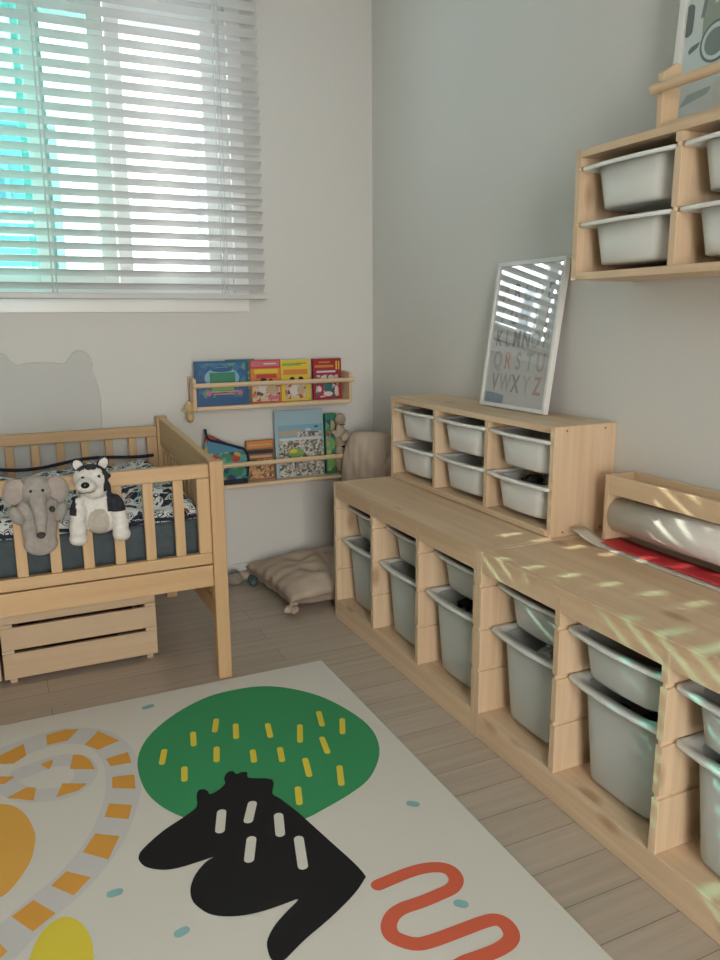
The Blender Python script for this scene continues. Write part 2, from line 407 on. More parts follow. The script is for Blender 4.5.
def make_tray(D, h, depth, tubm, rimm):
    """origin: front of the rim, centre, at the bottom"""
    r = thing('storage_tray', None, None)
    c = D/2; tw, td = .238, D-.024; k = .55+h*1.6; bw, bd = tw-.030*k, td-.030*k; bu = .010 if h < .2 else .006
    def L(w_, d_, r_, z): return rr(w_, d_, r_, z=z, cx=c, bulge=bu)
    MB().loops([L(bw-.022, bd-.022, .024, 0), L(bw-.006, bd-.006, .032, .003), L(bw, bd, .040, .010), L(tw, td, .042, h-.007),
                L(tw-.006, td-.006, .040, h-.007), L(bw-.008, bd-.008, .03, .014), L(bw-.03, bd-.03, .022, .009)]).build('tub', tubm, r, smooth=True)
    o = MB().loops([rr(tw-.004, td-.004, .040, z=h-.0062, cx=c, bulge=bu), rr(.2915, D-.003, .012, z=h-.0062, cx=c, bulge=.012, zf=h-.010), rr(.2955, D, .014, z=h-.0045, cx=c, bulge=.014, zf=h-.0085),
                rr(.2955, D, .014, z=h-.001, cx=c, bulge=.014), rr(.291, D-.005, .012, z=h, cx=c, bulge=.012), rr(tw-.008, td-.008, .040, z=h, cx=c, bulge=bu)], False, False)
    n = len(o.v)//6          # close the ring between the inner top loop and the underside
    for k in range(n): o.f.append([5*n+k, 5*n+(k+1) % n, (k+1) % n, k]); o.m.append(0)
    o.build('rim', rimm, r, smooth=True)
    return r
deep = make_tray(.42, .23, 0, tray_shaded, rim_shaded); shallow = make_tray(.42, .10, 0, tray_shaded, rim_shaded); small = make_tray(.20, .10, 0, trayw, rimw)
used = set()
def put(t, x, y, zlip, h, label, group):
    r = t if t.name not in used else copy_tree(t)
    used.add(t.name)
    r.location = (x, y, zlip-h); tag(r, label, 'tray', group); return r
def cyc(y0, W, k): return y0-T/2-(W-T)/3*(k+.5)
far = ['farthest', 'middle', 'nearest']
for k in range(3):
    y = cyc(YU1, .94, k)
    put(shallow, -.392, y, LOWS[0]+.003, .10, f'shallow white tray at the top of the {far[k]} column, farther low unit', 'trays in the farther low unit')
    put(deep, -.418, y, LOWS[1]+.003, .23, f'deep white bin under the shallow tray, {far[k]} column, farther low unit', 'trays in the farther low unit')
    y = cyc(YU2, .94, k); dx = (0, -.028, -.03)[k]
    where = ['leftmost column of the nearer low unit', 'middle column of the nearer low unit', 'column at the right edge, nearer low unit'][k]; dx = (0, -.028, -.030)[k]
    put(shallow, -.392+dx, y, LOWS[0]+.003, .10, f'shallow white tray at the top of the {where}', 'trays in the nearer low unit')
    put(deep, -.408+dx*.1, y, LOWS[1]+.003, .23, f'deep white bin at the bottom of the {where}', 'trays in the nearer low unit')
for k in range(3):
    y = cyc(YU3, .93, k)
    for j in (0, 1):
        put(small, -.208-.004*((k+j) % 2), y, .5205+WALLS[j]+.003, .10, f"white tray in the {('upper','lower')[j]} row, {far[k]} column, of the small unit on the bench", 'trays in the small unit on the bench')
for k in range(2):
    y = cyc(YU4, .93, k)
    for j in (0, 1):
        put(small, -.206, y, ZU4+WALLS[j]+.003, .10, f"white tray in the {('upper','lower')[j]} row, {('left','right')[k]} column, of the high wall unit", 'trays in the high wall unit')

# ---- toys lying in the trays that show an opening
def block(x, y, z, s, rz, c, label, name='toy_block', cat='toy block', group=None):
    o = thing(name, label, cat, (x, y, z), rz, group)
    MB().box(-s[0]/2, s[0]/2, -s[1]/2, s[1]/2, 0, s[2]).build('body', c, o, bevel=.003)
    q = MB()
    for i in (-1, 1):
        for j in (-1, 1): q.tube([(i*s[0]/4, j*s[1]/4, s[2]), (i*s[0]/4, j*s[1]/4, s[2]+.005)], .006, 10)
    q.build('stud', c, o, bevel=.001); o.rotation_euler = (random.uniform(-.15, .15), random.uniform(-.15, .15), rz); return o
cb = mat('toy_navy', (.03, .05, .12), .4); cw = mat('toy_white', (.6, .62, .62), .4); ck = mat('toy_black', (.012, .012, .014), .4); cg = mat('toy_gold', (.45, .30, .06), .35); cl = mat('toy_lightblue', (.16, .30, .42), .4)
y = cyc(YU2, .94, 0)
for i, (x, dy, z, c, l) in enumerate(((-.325, .0, .247, cw, 'white toy block in the leftmost deep bin of the nearer low unit'), (-.33, -.055, .247, cb, 'navy toy block in the leftmost deep bin of the nearer low unit'), (-.27, -.04, .247, cl, 'light blue toy block in the leftmost deep bin of the nearer low unit'))):
    block(x, y+dy, z, (.05, .04, .045), i*.5+.3, c, l)
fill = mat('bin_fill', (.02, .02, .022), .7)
def toyheap(x, y, z, n, cols, label, group, spread=(.11, .09)):
    """loose small toy cars, each its own thing"""
    for i in range(n):
        a = random.uniform(0, 3.1); c = cols[i % len(cols)]
        px = x+spread[0]*(random.random()-.5)*2; py = y+(i/(max(1, n-1))-.5)*2*spread[1]
        o = thing('toy_car', label, 'toy car', (px, py, z+random.uniform(0, .012)), a, group)
        MB().prism([(-.03, .008), (.03, .008), (.032, .018), (.018, .021), (.01, .031), (-.014, .031), (-.022, .021), (-.031, .019)], 'y', -.012, .012).build('body', c, o, bevel=.002)
        q = MB()
        for wx in (-.018, .018):
            for wy in (-.0135, .0135): q.tube([(wx, wy-.003, .008), (wx, wy+.003, .008)], .008, 10)
        q.build('wheel', ck, o)
toyheap(-.305, cyc(YU1, .94, 2), .246, 5, (ck, cw, ck, cg), 'small dark toy car in the nearest deep bin of the farther low unit', 'toy cars in a deep bin', (.05, .07))
toyheap(-.31, cyc(YU2, .94, 2), .251, 6, (ck, cw, ck), 'small black or white toy car in the deep bin at the right edge', 'toy cars in the right edge bin', (.05, .075))
toyheap(-.315, cyc(YU2, .94, 1), .215, 5, (ck,), 'small black toy car deep inside the middle bin of the nearer low unit', 'toy cars in the middle bin', (.05, .07))
toyheap(-.13, cyc(YU3, .93, 2), .5205+.095, 5, (ck, cg, ck), 'small dark toy car in the nearest lower tray of the small unit', 'toy cars in a white tray', (.04, .075))
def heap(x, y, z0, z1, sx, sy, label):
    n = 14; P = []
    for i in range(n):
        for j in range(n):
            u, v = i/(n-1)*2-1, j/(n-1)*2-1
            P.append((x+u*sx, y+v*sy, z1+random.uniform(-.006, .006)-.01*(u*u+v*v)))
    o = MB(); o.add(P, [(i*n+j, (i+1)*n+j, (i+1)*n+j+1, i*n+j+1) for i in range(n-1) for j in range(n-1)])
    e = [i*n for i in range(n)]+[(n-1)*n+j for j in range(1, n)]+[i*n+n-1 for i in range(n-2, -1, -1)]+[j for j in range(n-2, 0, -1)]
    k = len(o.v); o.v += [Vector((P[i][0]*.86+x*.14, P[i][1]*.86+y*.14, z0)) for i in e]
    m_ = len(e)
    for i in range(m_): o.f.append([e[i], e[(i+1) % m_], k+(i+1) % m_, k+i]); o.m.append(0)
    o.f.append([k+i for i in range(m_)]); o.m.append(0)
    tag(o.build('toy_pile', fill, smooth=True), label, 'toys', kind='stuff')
heap(-.208, cyc(YU1, .94, 2), .105, .240, .145, .086, 'dark small toys heaped in the nearest deep bin of the farther low unit')
heap(-.205, cyc(YU2, .94, 2), .105, .245, .145, .086, 'dark small toys heaped in the deep bin at the right edge')
heap(-.205, cyc(YU2, .94, 1), .105, .209, .145, .084, 'black small toys filling the middle deep bin of the nearer low unit')
heap(-.198, cyc(YU2, .94, 0), .105, .243, .145, .086, 'grey small toys filling the far left deep bin of the nearer low unit')
heap(-.11, cyc(YU3, .93, 2), .5665, .611, .055, .083, 'dark small toys filling the nearest lower tray of the small unit on the bench')

# ================================================================ COT
CXR, CXL, CYF, CYB = -.93, -2.20, -.892, -.045
cot = thing('cot', 'pine cot with barred sides against the wall under the window', 'cot', ((CXL+CXR)/2, (CYF+CYB)/2, 0))
for x in (CXR-.042, CXL):
    MB().box(x, x+.042, CYF, CYF+.042, 0, .692).build('leg', crib('z'), cot, world=True, bevel=.003)
    MB().box(x, x+.042, CYB-.042, CYB, 0, .735).build('leg', crib('z'), cot, world=True, bevel=.003)
    a, c = x+.009, x+.033; y0, y1 = CYF+.0425, CYB-.0425
    MB().prism([(y0, .60), (y1, .625), (y1, .733), (y0, .690)], 'x', a, c).build('end_board', crib('y'), cot, world=True, bevel=.003)
    MB().box(a, c, y0, y1, .184, .242).build('end_rail', crib('y'), cot, world=True, bevel=.002)
    MB().box(a, c, y0, y1, .372, .415).build('end_rail', crib('y'), cot, world=True, bevel=.002)
    n = 12
    for i in range(n):
        yy = y0+(y1-y0)*(i+.5)/n
        MB().box(a+.006, c-.006, yy-.018, yy+.018, .243, .371).box(a+.006, c-.006, yy-.018, yy+.018, .416, .602).build('bar', crib('z'), cot, world=True, bevel=.002)
gx0, gx1 = CXL+.0425, CXR-.0425
for yy, zt, zl in ((CYF+.008, .684, .377), (CYB-.034, .70, .377)):
    MB().box(gx0, gx1, yy, yy+.024, zt-.041, zt).build('top_rail', crib('x'), cot, world=True, bevel=.003)
    MB().box(gx0, gx1, yy, yy+.024, zl, .412).build('bottom_rail', crib('x'), cot, world=True, bevel=.003)
    MB().box(gx0, gx1, yy, yy+.022, .306, zl-.004).build('apron', crib('x'), cot, world=True, bevel=.002)
    for x in (gx0, gx1-.038): MB().box(x, x+.038, yy+.001, yy+.023, .4125, zt-.0415).build('stile', crib('z'), cot, world=True, bevel=.002)
    x = -1.0645
    while x > gx0+.06:
        MB().box(x-.0145, x+.0145, yy+.004, yy+.019, .4125, zt-.0415).build('bar', crib('z'), cot, world=True, bevel=.002); x -= .0868
MB().box(gx0, gx1, CYF+.045, CYB-.045, .355, .371).build('base_board', crib('x'), cot, world=True)
matm = mottled('mattress_grey', (.055, .075, .085), (.07, .09, .10), 40, .85)
mt = MB().box(gx0-.02, gx1+.02, CYF+.06, CYB-.055, .3725, .512).build('mattress', matm, bevel=.02, seg=4)
tag(mt, 'dark blue-grey mattress lying in the cot under the quilt', 'mattress')
def quilt_material():
    m = mat('quilt_print', (.6, .62, .62), .9); N, L, b = nodes(m)
    tc = N.new('ShaderNodeTexCoord'); out = None
    nz = N.new('ShaderNodeTexNoise'); nz.inputs['Scale'].default_value = 26; L.new(tc.outputs['Object'], nz.inputs[0])
    va = N.new('ShaderNodeVectorMath'); va.operation = 'SCALE'; va.inputs['Scale'].default_value = .03; L.new(nz.outputs['Color'], va.inputs[0])
    vb = N.new('ShaderNodeVectorMath'); vb.operation = 'ADD'; L.new(tc.outputs['Object'], vb.inputs[0]); L.new(va.outputs[0], vb.inputs[1])
    v = N.new('ShaderNodeTexVoronoi'); v.inputs['Scale'].default_value = 38; L.new(vb.outputs[0], v.inputs[0])
    r = N.new('ShaderNodeValToRGB'); cr = r.color_ramp; cr.interpolation = 'CONSTANT'
    cr.elements[0].position = 0; cr.elements[0].color = (.62, .66, .66, 1); cr.elements[1].position = .17; cr.elements[1].color = (.012, .014, .022, 1)
    for p, c in ((.30, (.64, .66, .65, 1)), (.40, (.03, .035, .05, 1)), (.47, (.60, .62, .61, 1))):
        e = cr.elements.new(p); e.color = c
    L.new(v.outputs['Distance'], r.inputs[0])
    r2 = N.new('ShaderNodeValToRGB'); c2 = r2.color_ramp; c2.interpolation = 'CONSTANT'
    c2.elements[0].position = 0; c2.elements[0].color = (.03, .045, .085, 1); c2.elements[1].position = .24; c2.elements[1].color = (1, 1, 1, 1)
    e = c2.elements.new(.68); e.color = (.45, .20, .14, 1); e = c2.elements.new(.73); e.color = (.30, .45, .55, 1)
    e = c2.elements.new(.78); e.color = (1, 1, 1, 1)
    L.new(v.outputs['Color'], r2.inputs[0])
    mx = N.new('ShaderNodeMix'); mx.data_type = 'RGBA'; mx.blend_type = 'MULTIPLY'; mx.inputs[0].default_value = 1
    L.new(r.outputs[0], mx.inputs[6]); L.new(r2.outputs[0], mx.inputs[7]); L.new(mx.outputs[2], b.inputs['Base Color'])
    return m
def quilt():
    nx, ny = 90, 60; x0, x1, y0, y1 = gx0+.005, gx1-.012, CYF+.05, CYB-.05; P = []
    for i in range(nx+1):
        for j in range(ny+1):
            u, v = i/nx, j/ny; x = x0+(x1-x0)*u; y = y0+(y1-y0)*v
            e = min(1, min(u*nx, (nx-u*nx), v*ny, ny-v*ny)/5)
            h = .050*math.sqrt(max(0, 1-(1-e)**2))
            h += e*(.014*math.sin(x*17+2*math.sin(y*9))+.012*math.sin(y*23+x*7)+.008*math.sin(x*41+y*31)+.03*v*(.6+.4*math.sin(x*6)))
            P.append((x, y, .515+max(.0, h)))
    f = [(i*(ny+1)+j, (i+1)*(ny+1)+j, (i+1)*(ny+1)+j+1, i*(ny+1)+j+1) for i in range(nx) for j in range(ny)]
    k = len(P); P2 = P+[(x, y, .5135) for x, y, z in P]
    f2 = [tuple(q+k for q in g)[::-1] for g in f]
    ring = [i*(ny+1) for i in range(nx+1)]+[nx*(ny+1)+j for j in range(1, ny+1)]+[i*(ny+1)+ny for i in range(nx-1, -1, -1)]+[j for j in range(ny-1, 0, -1)]
    m_ = len(ring); f3 = [(ring[i], ring[(i+1) % m_], ring[(i+1) % m_]+k, ring[i]+k) for i in range(m_)]
    q = thing('quilt', 'white quilt printed with black and navy shapes, bunched up in the cot', 'quilt', (-1.57, -.47, .513))
    MB().add(P2, f+f2+f3).build('cover', quilt_material(), q, world=True, smooth=True)
    nav = mat('navy_binding', (.012, .016, .035), .85)
    MB().tube([(x0+(x1-x0)*i/40, y0-.003, .5215+.003*math.sin(i*1.3)) for i in range(41)], .0055, 8).build('binding', nav, q, world=True, smooth=True)
    path = [(x0+.01+(x1-x0-.02)*i/40, y1-.012, .590+.008*math.sin(i*.45)+.008*math.sin(i*.2)) for i in range(41)]
    MB().tube(path, .006, 8).build('binding', nav, q, world=True, smooth=True)
quilt()

# ---- crates under the cot
cratew = wood('crate_pine_', (.60, .46, .31), 'x', dark=.82); darkin = mat('crate_dark', (.05, .025, .02), .8)
def crate(x0, x1, y0, y1, label):
    r = thing('crate', label, 'crate', ((x0+x1)/2, (y0+y1)/2, 0))
    zs = ((.018, .100), (.1115, .184), (.1955, .268))
    for a, c in zs:
        MB().box(x0, x1, y0, y0+.013, a, c).build('front_board', cratew, r, world=True, bevel=.002)
        MB().box(x0, x1, y1-.013, y1, a, c).build('back_board', cratew, r, world=True, bevel=.002)
        for x in (x0+.0005, x1-.0135): MB().box(x, x+.013, y0+.0135, y1-.0135, a, c).build('side_board', cratew, r, world=True, bevel=.002)
    for za, zc in ((.1005, .111), (.1845, .195)):
        for x in (x0, x1-.034): MB().box(x, x+.034, y0+.0008, y0+.013, za, zc).build('spacer', cratew, r, world=True)
    for x in (x0+.015, x1-.035):
        for y in (y0+.014, y1-.034): MB().box(x, x+.02, y, y+.02, 0, .268).build('corner_post', cratew, r, world=True, bevel=.001)
    MB().box(x0+.014, x1-.014, y0+.036, y1-.036, .02, .03).build('bottom', cratew, r, world=True)
crate(-1.578, -1.112, -.645, -.29, 'pine slatted crate on the floor under the cot')
crate(-2.06, -1.586, -.645, -.29, 'second pine crate under the cot, cut off by the left edge of the photo')
cloth = mottled('maroon_cloth', (.05, .018, .016), (.09, .03, .025), 12)
for cx_, l in ((-1.345, 'dark maroon cloth bundle inside the crate under the cot'), (-1.823, 'dark maroon cloth bundle inside the left edge crate')):
    b = MB(); b.ball((cx_, -.467, .115), (.185, .118, .083), 14); b.ball((cx_-.08, -.467, .13), (.09, .112, .09), 12); b.ball((cx_+.09, -.467, .125), (.08, .112, .09), 12)
    o = b.build('cloth_bundle', cloth, smooth=True); tag(o, l, 'cloth')
    md = o.modifiers.new('r', 'REMESH'); md.mode = 'VOXEL'; md.voxel_size = .012; md.use_smooth_shade = True
    mesh_from(o, 'cloth_bundle')

# ---- two plush toys slung over the front rail of the cot
def furry(name, c1, c2):
    m = mottled(name, c1, c2, 60, .95, bmp=(220, .5, .004, 3)); return m
def sculpt(mb, name, mats, parent, vox, colour=None, sm=2):
    o = mb.build(name, mats, parent)
    r = o.modifiers.new('r', 'REMESH'); r.mode = 'VOXEL'; r.voxel_size = vox; r.use_smooth_shade = True
    s = o.modifiers.new('s', 'SMOOTH'); s.iterations = sm*3; s.factor = .5
    mesh_from(o, name)
    if len(o.data.materials) == 0:
        for q in mats: o.data.materials.append(q)
    if colour:
        for p in o.data.polygons: p.material_index = colour(p.center)
    return o
grey = furry('plush_grey', (.30, .275, .25), (.36, .33, .30)); greyd = furry('plush_dark_grey', (.22, .20, .18), (.27, .25, .225)); pinkish = furry('plush_ear_inner', (.36, .30, .275), (.40, .34, .31))
pale = furry('plush_cream', (.60, .58, .54), (.70, .68, .64)); black = furry('plush_black', (.012, .013, .02), (.03, .032, .045)); eye = mat('bead_black', (.005, .005, .005), .15); beigefur = furry('plush_beige', (.40, .36, .31), (.46, .42, .36))  # beige is the fabric of the husky's inner body
R = lambda ax, d: Matrix.Rotation(math.radians(d), 3, ax)
el = thing('plush_elephant', 'grey plush elephant puppet slung over the cot front rail', 'soft toy', (-1.448, -.935, .487))
el.scale = (.93, 1, .95)
b = MB()
b.ball((0, .008, .085), (.050, .026, .085), 14); b.ball((0, .006, .03), (.048, .022, .035), 12); b.ball((0, .004, .135), (.058, .03, .05), 12)
b.ball((0, -.008, .187), (.046, .036, .043), 14)                  # head
b.ball((0, -.036, .165), (.026, .024, .032), 12)
for i in range(9):                                               # trunk hanging down
    t = i/8; b.ball((.0+.004*math.sin(t*3), -.048-.006*t, .155-.083*t), .0225-.009*t, 10)
b.ball((0, .035, .20), (.05, .028, .012), 10); b.ball((0, .05, .16), (.045, .012, .045), 10)  # over the rail and down behind
for s_ in (-1, 1): b.ball((s_*.058, -.014, .122), (.018, .02, .03), 10, rot=R('Y', s_*25))
sculpt(b, 'body', [grey], el, .0042)
for s_ in (-1, 1):
    b = MB(); b.ball((s_*.058, -.012, .188), (.031, .009, .040), 14, rot=R('Z', s_*22)@R('Y', s_*-28))
    o = sculpt(b, 'ear', [grey, pinkish], el, .003, lambda c: 1 if (c.y < -.013) else 0)
    MB().ball((s_*.0155, -.0425, .193), .0042, 8).build('eye', eye, el, smooth=True)
    if s_ > 0: MB().ball((s_*.036, -.044, .138), (.008, .010, .009), 8).build('tusk_patch', mat('plush_charcoal', (.05, .045, .045), .9), el, smooth=True)
MB().ball((0, -.066, .074), (.012, .009, .009), 10).build('trunk_tip', mat('plush_charcoal', (.05, .045, .045), .9), el, smooth=True)

hu = thing('plush_husky', 'black and white plush husky slung over the cot front rail beside the elephant', 'soft toy', (-1.303, -.935, .502))
hu.scale = (.97, 1, .90)
b = MB()
b.ball((.005, .004, .125), (.048, .030, .060), 14); b.ball((.012, .004, .075), (.052, .026, .05), 12)
b.ball((-.008, -.018, .205), (.048, .044, .043), 16)             # head
b.ball((-.026, -.058, .193), (.028, .03, .024), 14)              # muzzle
b.ball((.0, -.02, .172), (.036, .032, .03), 12)
for s_, x in ((-1, -.048), (1, .058)):                            # front legs hanging down
    b.ball((x, -.012, .10), (.023, .022, .05), 12, rot=R('Y', s_*-6)); b.ball((x+s_*.004, -.016, .055), (.024, .024, .042), 12); b.ball((x+s_*.005, -.026, .026), (.026, .028, .022), 12)
b.ball((.005, .035, .197), (.05, .03, .018), 10); b.ball((.005, .052, .15), (.05, .014, .055), 10)
def hcol(c):
    x, y, z = c
    if z > .165:
        face = math.hypot((x+.014)/.030, (z-.198)/.043) < 1 and y < -.022
        if y > -.006 or (z > .236 and abs(x+.008) < .013) or (x > .020 and y > -.048) or (z > .232 and y > -.04): return 1
        return 0
    if z > .098 and (x > .030 or x < -.052): return 1
    if (z < .112 and ((x-.005)/.030)**2+((z-.066)/.046)**2 < 1 and y < .01): return 2
    if z < .03 and x < -.1: return 2
    return 0
sculpt(b, 'body', [pale, black, beigefur], hu, .004, hcol)
for s_, x in ((-1, -.034), (1, .026)):
    b = MB(); b.ball((x+s_*.003, .0, .243), (.017, .010, .024), 12, rot=R('Y', s_*24)); sculpt(b, 'ear', [black, pale], hu, .0028, lambda c: 1 if c.y < -.006 else 0)
    MB().ball((-.011+s_*.021, -.0585 if s_ < 0 else -.0555, .2165), .0046, 8).build('eye', eye, hu, smooth=True)
MB().ball((-.030, -.087, .200), (.0115, .008, .0095), 10).build('nose', eye, hu, smooth=True)
MB().tube(spline([(-.048, -.080, .180), (-.038, -.086, .1765), (-.027, -.0885, .178), (-.016, -.086, .1765), (-.006, -.080, .180)]), .0011, 6).build('mouth', eye, hu)

# ================================================================ BOOK RACKS ON THE BACK WALL
def rack(name, label, x0, x1, zb, dz=.13):
    r = thing(name, label, 'book rack', ((x0+x1)/2, 0, zb))
    for x in (x0, x1-.014):
        MB().prism([(-.001, zb), (-.092, zb), (-.092, zb+.125), (-.06, zb+.132), (-.001, zb+.132)], 'x', x, x+.014).build('side_panel', rackw('z'), r, world=True, bevel=.002)
    MB().box(x0+.0145, x1-.0145, -.091, -.001, zb+.001, zb+.016).build('bottom_board', rackw('x'), r, world=True, bevel=.002)
    MB().box(x0+.0145, x1-.0145, -.011, -.001, zb+.0165, zb+.05).build('back_board', rackw('x'), r, world=True, bevel=.002)
    MB().tube([(x0-.002, -.082-.0205, zb+.1), (x1+.002, -.082-.0205, zb+.1)], .0098, 14).build('rod', rackw('x'), r, world=True, smooth=False)
    return r
rack('book_rack', 'upper pine book rack on the back wall, holding bright picture books', -.826, -.143, .748)
rack('book_rack', 'lower pine book rack on the back wall, with the big pale blue book', -.826, -.140, .4235)
paper_ = mat('book_pages', (.62, .60, .55), .8)
def bookmat(name, cols, scale, base):
    """busy printed picture: patches of the cover's colours"""
    if name in MAT: return MAT[name]
    m = mat(name, base, .45); N, L, b = nodes(m)
    tc = N.new('ShaderNodeTexCoord'); v = N.new('ShaderNodeTexVoronoi'); v.inputs['Scale'].default_value = scale
    L.new(tc.outputs['Object'], v.inputs[0])
    sp = N.new('ShaderNodeSeparateColor'); L.new(v.outputs['Color'], sp.inputs[0])
    r = N.new('ShaderNodeValToRGB'); r.color_ramp.interpolation = 'CONSTANT'; cr = r.color_ramp
    cr.elements[0].position = 0; cr.elements[0].color = (*cols[0], 1); cr.elements[1].position = 1/len(cols); cr.elements[1].color = (*cols[1], 1)
    for i in range(2, len(cols)):
        e = cr.elements.new(i/len(cols)); e.color = (*cols[i], 1)
    L.new(sp.outputs[0], r.inputs[0]); L.new(r.outputs[0], b.inputs['Base Color']); return m
def book(label, x, z, wd, h, t, base, deco, group, y=-.012, lean=3, rz=0):
    """standing with its cover to the room: cover boards, page block and printed shapes"""
    r = thing('picture_book', label, 'book', (x, y-t-.003, z), 0, group)
    r.rotation_euler = (math.radians(-lean), 0, math.radians(rz))
    MB().box(0, wd, 0, .0016, 0, h).box(0, wd, t-.0016, t, 0, h).box(0, .0018, .0016, t-.0016, 0, h).build('cover', base, r, bevel=.0005)
    MB().box(.0022, wd-.003, .002, t-.002, .003, h-.003).build('pages', paper_, r)
    mats = []; q = MB()
    for k, (mt_, sh) in enumerate(deco):
        if mt_ not in mats: mats.append(mt_)
        i = mats.index(mt_); yy = -.0004-.00025*k
        if sh[0] == 'r': q.box(sh[1]*wd, sh[3]*wd, yy, .0002, sh[2]*h, sh[4]*h, i)
        else:
            cx, cz, rx, rz2 = sh[1]*wd, sh[2]*h, sh[3]*wd, sh[4]*h
            q.prism([(cx+rx*math.cos(a*math.pi/10), cz+rz2*math.sin(a*math.pi/10)) for a in range(20)], 'y', yy, .0002, i)
    q.build('cover_print', mats, r)
    return r
M_ = lambda n, c: mat('print_'+n, c, .45)
blue, red, org, yel, grn, mag, wht, pnk, skyb, blk, tan, lgrn, dred, brn, lbl = (M_('blue', (.02, .085, .22)), M_('red', (.50, .045, .035)), M_('orange', (.62, .22, .05)), M_('yellow', (.66, .52, .04)), M_('green', (.03, .20, .11)), M_('magenta', (.30, .015, .06)), M_('white', (.62, .60, .57)), M_('pink', (.55, .14, .20)), M_('sky', (.20, .40, .52)), M_('black', (.02, .02, .025)), M_('tan', (.50, .36, .22)), M_('lime', (.20, .38, .10)), M_('dark_red', (.33, .02, .025)), M_('brown', (.28, .12, .05)), M_('light_blue', (.32, .47, .55)))
busy1 = bookmat('print_busy_red', [(.62,.45,.30), (.45,.10,.06), (.12,.07,.06), (.55,.50,.42), (.40,.30,.16), (.50,.42,.38)], 75, (.5,.4,.3))
busy2 = bookmat('print_busy_grey', [(.55,.56,.52), (.10,.10,.09), (.38,.37,.33), (.6,.6,.57), (.22,.24,.18), (.45,.43,.40), (.16,.12,.10)], 110, (.4,.4,.38))
busy3 = bookmat('print_busy_blue', [(.02,.10,.25), (.03,.16,.32), (.05,.20,.24), (.03,.09,.20), (.10,.26,.20), (.02,.12,.30)], 38, (.05,.12,.25))
busy4 = bookmat('print_busy_mag', [(.30,.02,.07), (.55,.50,.48), (.35,.03,.10), (.04,.12,.13), (.33,.02,.06), (.5,.3,.2)], 60, (.3,.05,.1))
busy5 = bookmat('print_busy_brown', [(.50,.27,.12), (.28,.10,.05), (.55,.38,.20), (.14,.07,.05), (.45,.22,.10)], 85, (.4,.2,.1))
busy6 = bookmat('print_busy_green', [(.05,.22,.13), (.10,.36,.22), (.40,.05,.04), (.45,.42,.08), (.03,.06,.16), (.14,.32,.35)], 45, (.1,.3,.2))
G1, G2 = 'books in the upper rack', 'books in the lower rack'
zu, zl = .7648, .4402
book('deep blue picture book with green picture panel, far left in the upper rack', -.810, zu, .215, .176, .018, blue, [(busy3, ('r', .06, .05, .95, .95)), (skyb, ('e', .5, .62, .33, .24)), (grn, ('r', .27, .5, .75, .74)), (blue, ('e', .5, .80, .2, .05)), (lgrn, ('r', .30, .34, .72, .44)), (tan, ('r', .2, .30, .8, .325)), (org, ('r', .32, .245, .75, .27)), (blue, ('r', .05, .05, .95, .18)), (pnk, ('e', .24, .28, .05, .06)), (pnk, ('e', .83, .28, .05, .06))], G1, y=-.056, lean=3)
book('green picture book half hidden behind the deep blue one in the upper rack', -.675, zu, .12, .178, .012, grn, [(busy6, ('r', .5, .08, .96, .5)), (lgrn, ('r', .66, .66, .95, .72)), (blk, ('r', .70, .76, .76, .92)), (blk, ('r', .82, .76, .88, .92)), (lgrn, ('r', .60, .55, .9, .6))], G1, y=-.030)
book('orange-red picture book with a white animal picture in the upper rack', -.578, zu, .132, .174, .016, red, [(pnk, ('r', .04, .84, .96, .97)), (wht, ('r', .45, .89, .85, .92)), (org, ('r', .02, .02, .98, .80)), (busy1, ('r', .06, .03, .95, .46)), (yel, ('r', .14, .68, .90, .78)), (red, ('r', .20, .57, .85, .66)), (blk, ('e', .42, .52, .10, .06)), (blk, ('e', .66, .50, .07, .05)), (wht, ('e', .40, .34, .16, .12)), (tan, ('e', .66, .30, .18, .10)), (pnk, ('r', .55, .06, .9, .15))], G1, y=-.030)
book('yellow picture book with small animals, between the orange-red and the dark red one', -.445, zu, .128, .170, .015, yel, [(lgrn, ('r', .05, .86, .7, .92)), (brn, ('r', .5, .90, .88, .92)), (org, ('r', .08, .64, .92, .77)), (busy1, ('r', .12, .05, .85, .42)), (blk, ('e', .38, .52, .09, .07)), (blk, ('e', .68, .53, .09, .06)), (wht, ('e', .42, .26, .15, .13)), (tan, ('e', .66, .26, .13, .10))], G1, y=-.030)
book('dark red picture book with teal and white figure, far right in the upper rack', -.302, zu, .130, .172, .016, dred, [(mag, ('r', .04, .03, .88, .72)), (busy4, ('r', .08, .05, .88, .60)), (org, ('r', .06, .78, .72, .84)), (yel, ('r', .80, .72, .85, .93)), (yel, ('r', .89, .72, .93, .93)), (org, ('r', .2, .89, .6, .925)), (wht, ('r', .12, .655, .78, .70)), (wht, ('e', .34, .52, .09, .06)), (wht, ('e', .62, .54, .10, .055)), (M_('teal', (.03, .16, .17)), ('e', .5, .34, .16, .15)), (wht, ('e', .5, .13, .16, .06)), (wht, ('e', .2, .25, .07, .07)), (wht, ('e', .8, .25, .06, .08))], G1, y=-.030)
book('brown and orange picture book beside the big pale blue one in the lower rack', -.606, zl, .122, .168, .014, brn, [(org, ('r', .04, .80, .96, .98)), (blk, ('r', .04, .66, .96, .76)), (tan, ('r', .12, .56, .9, .62)), (busy5, ('r', .06, .04, .94, .53)), (tan, ('r', .1, .86, .9, .90))], G2, y=-.030)
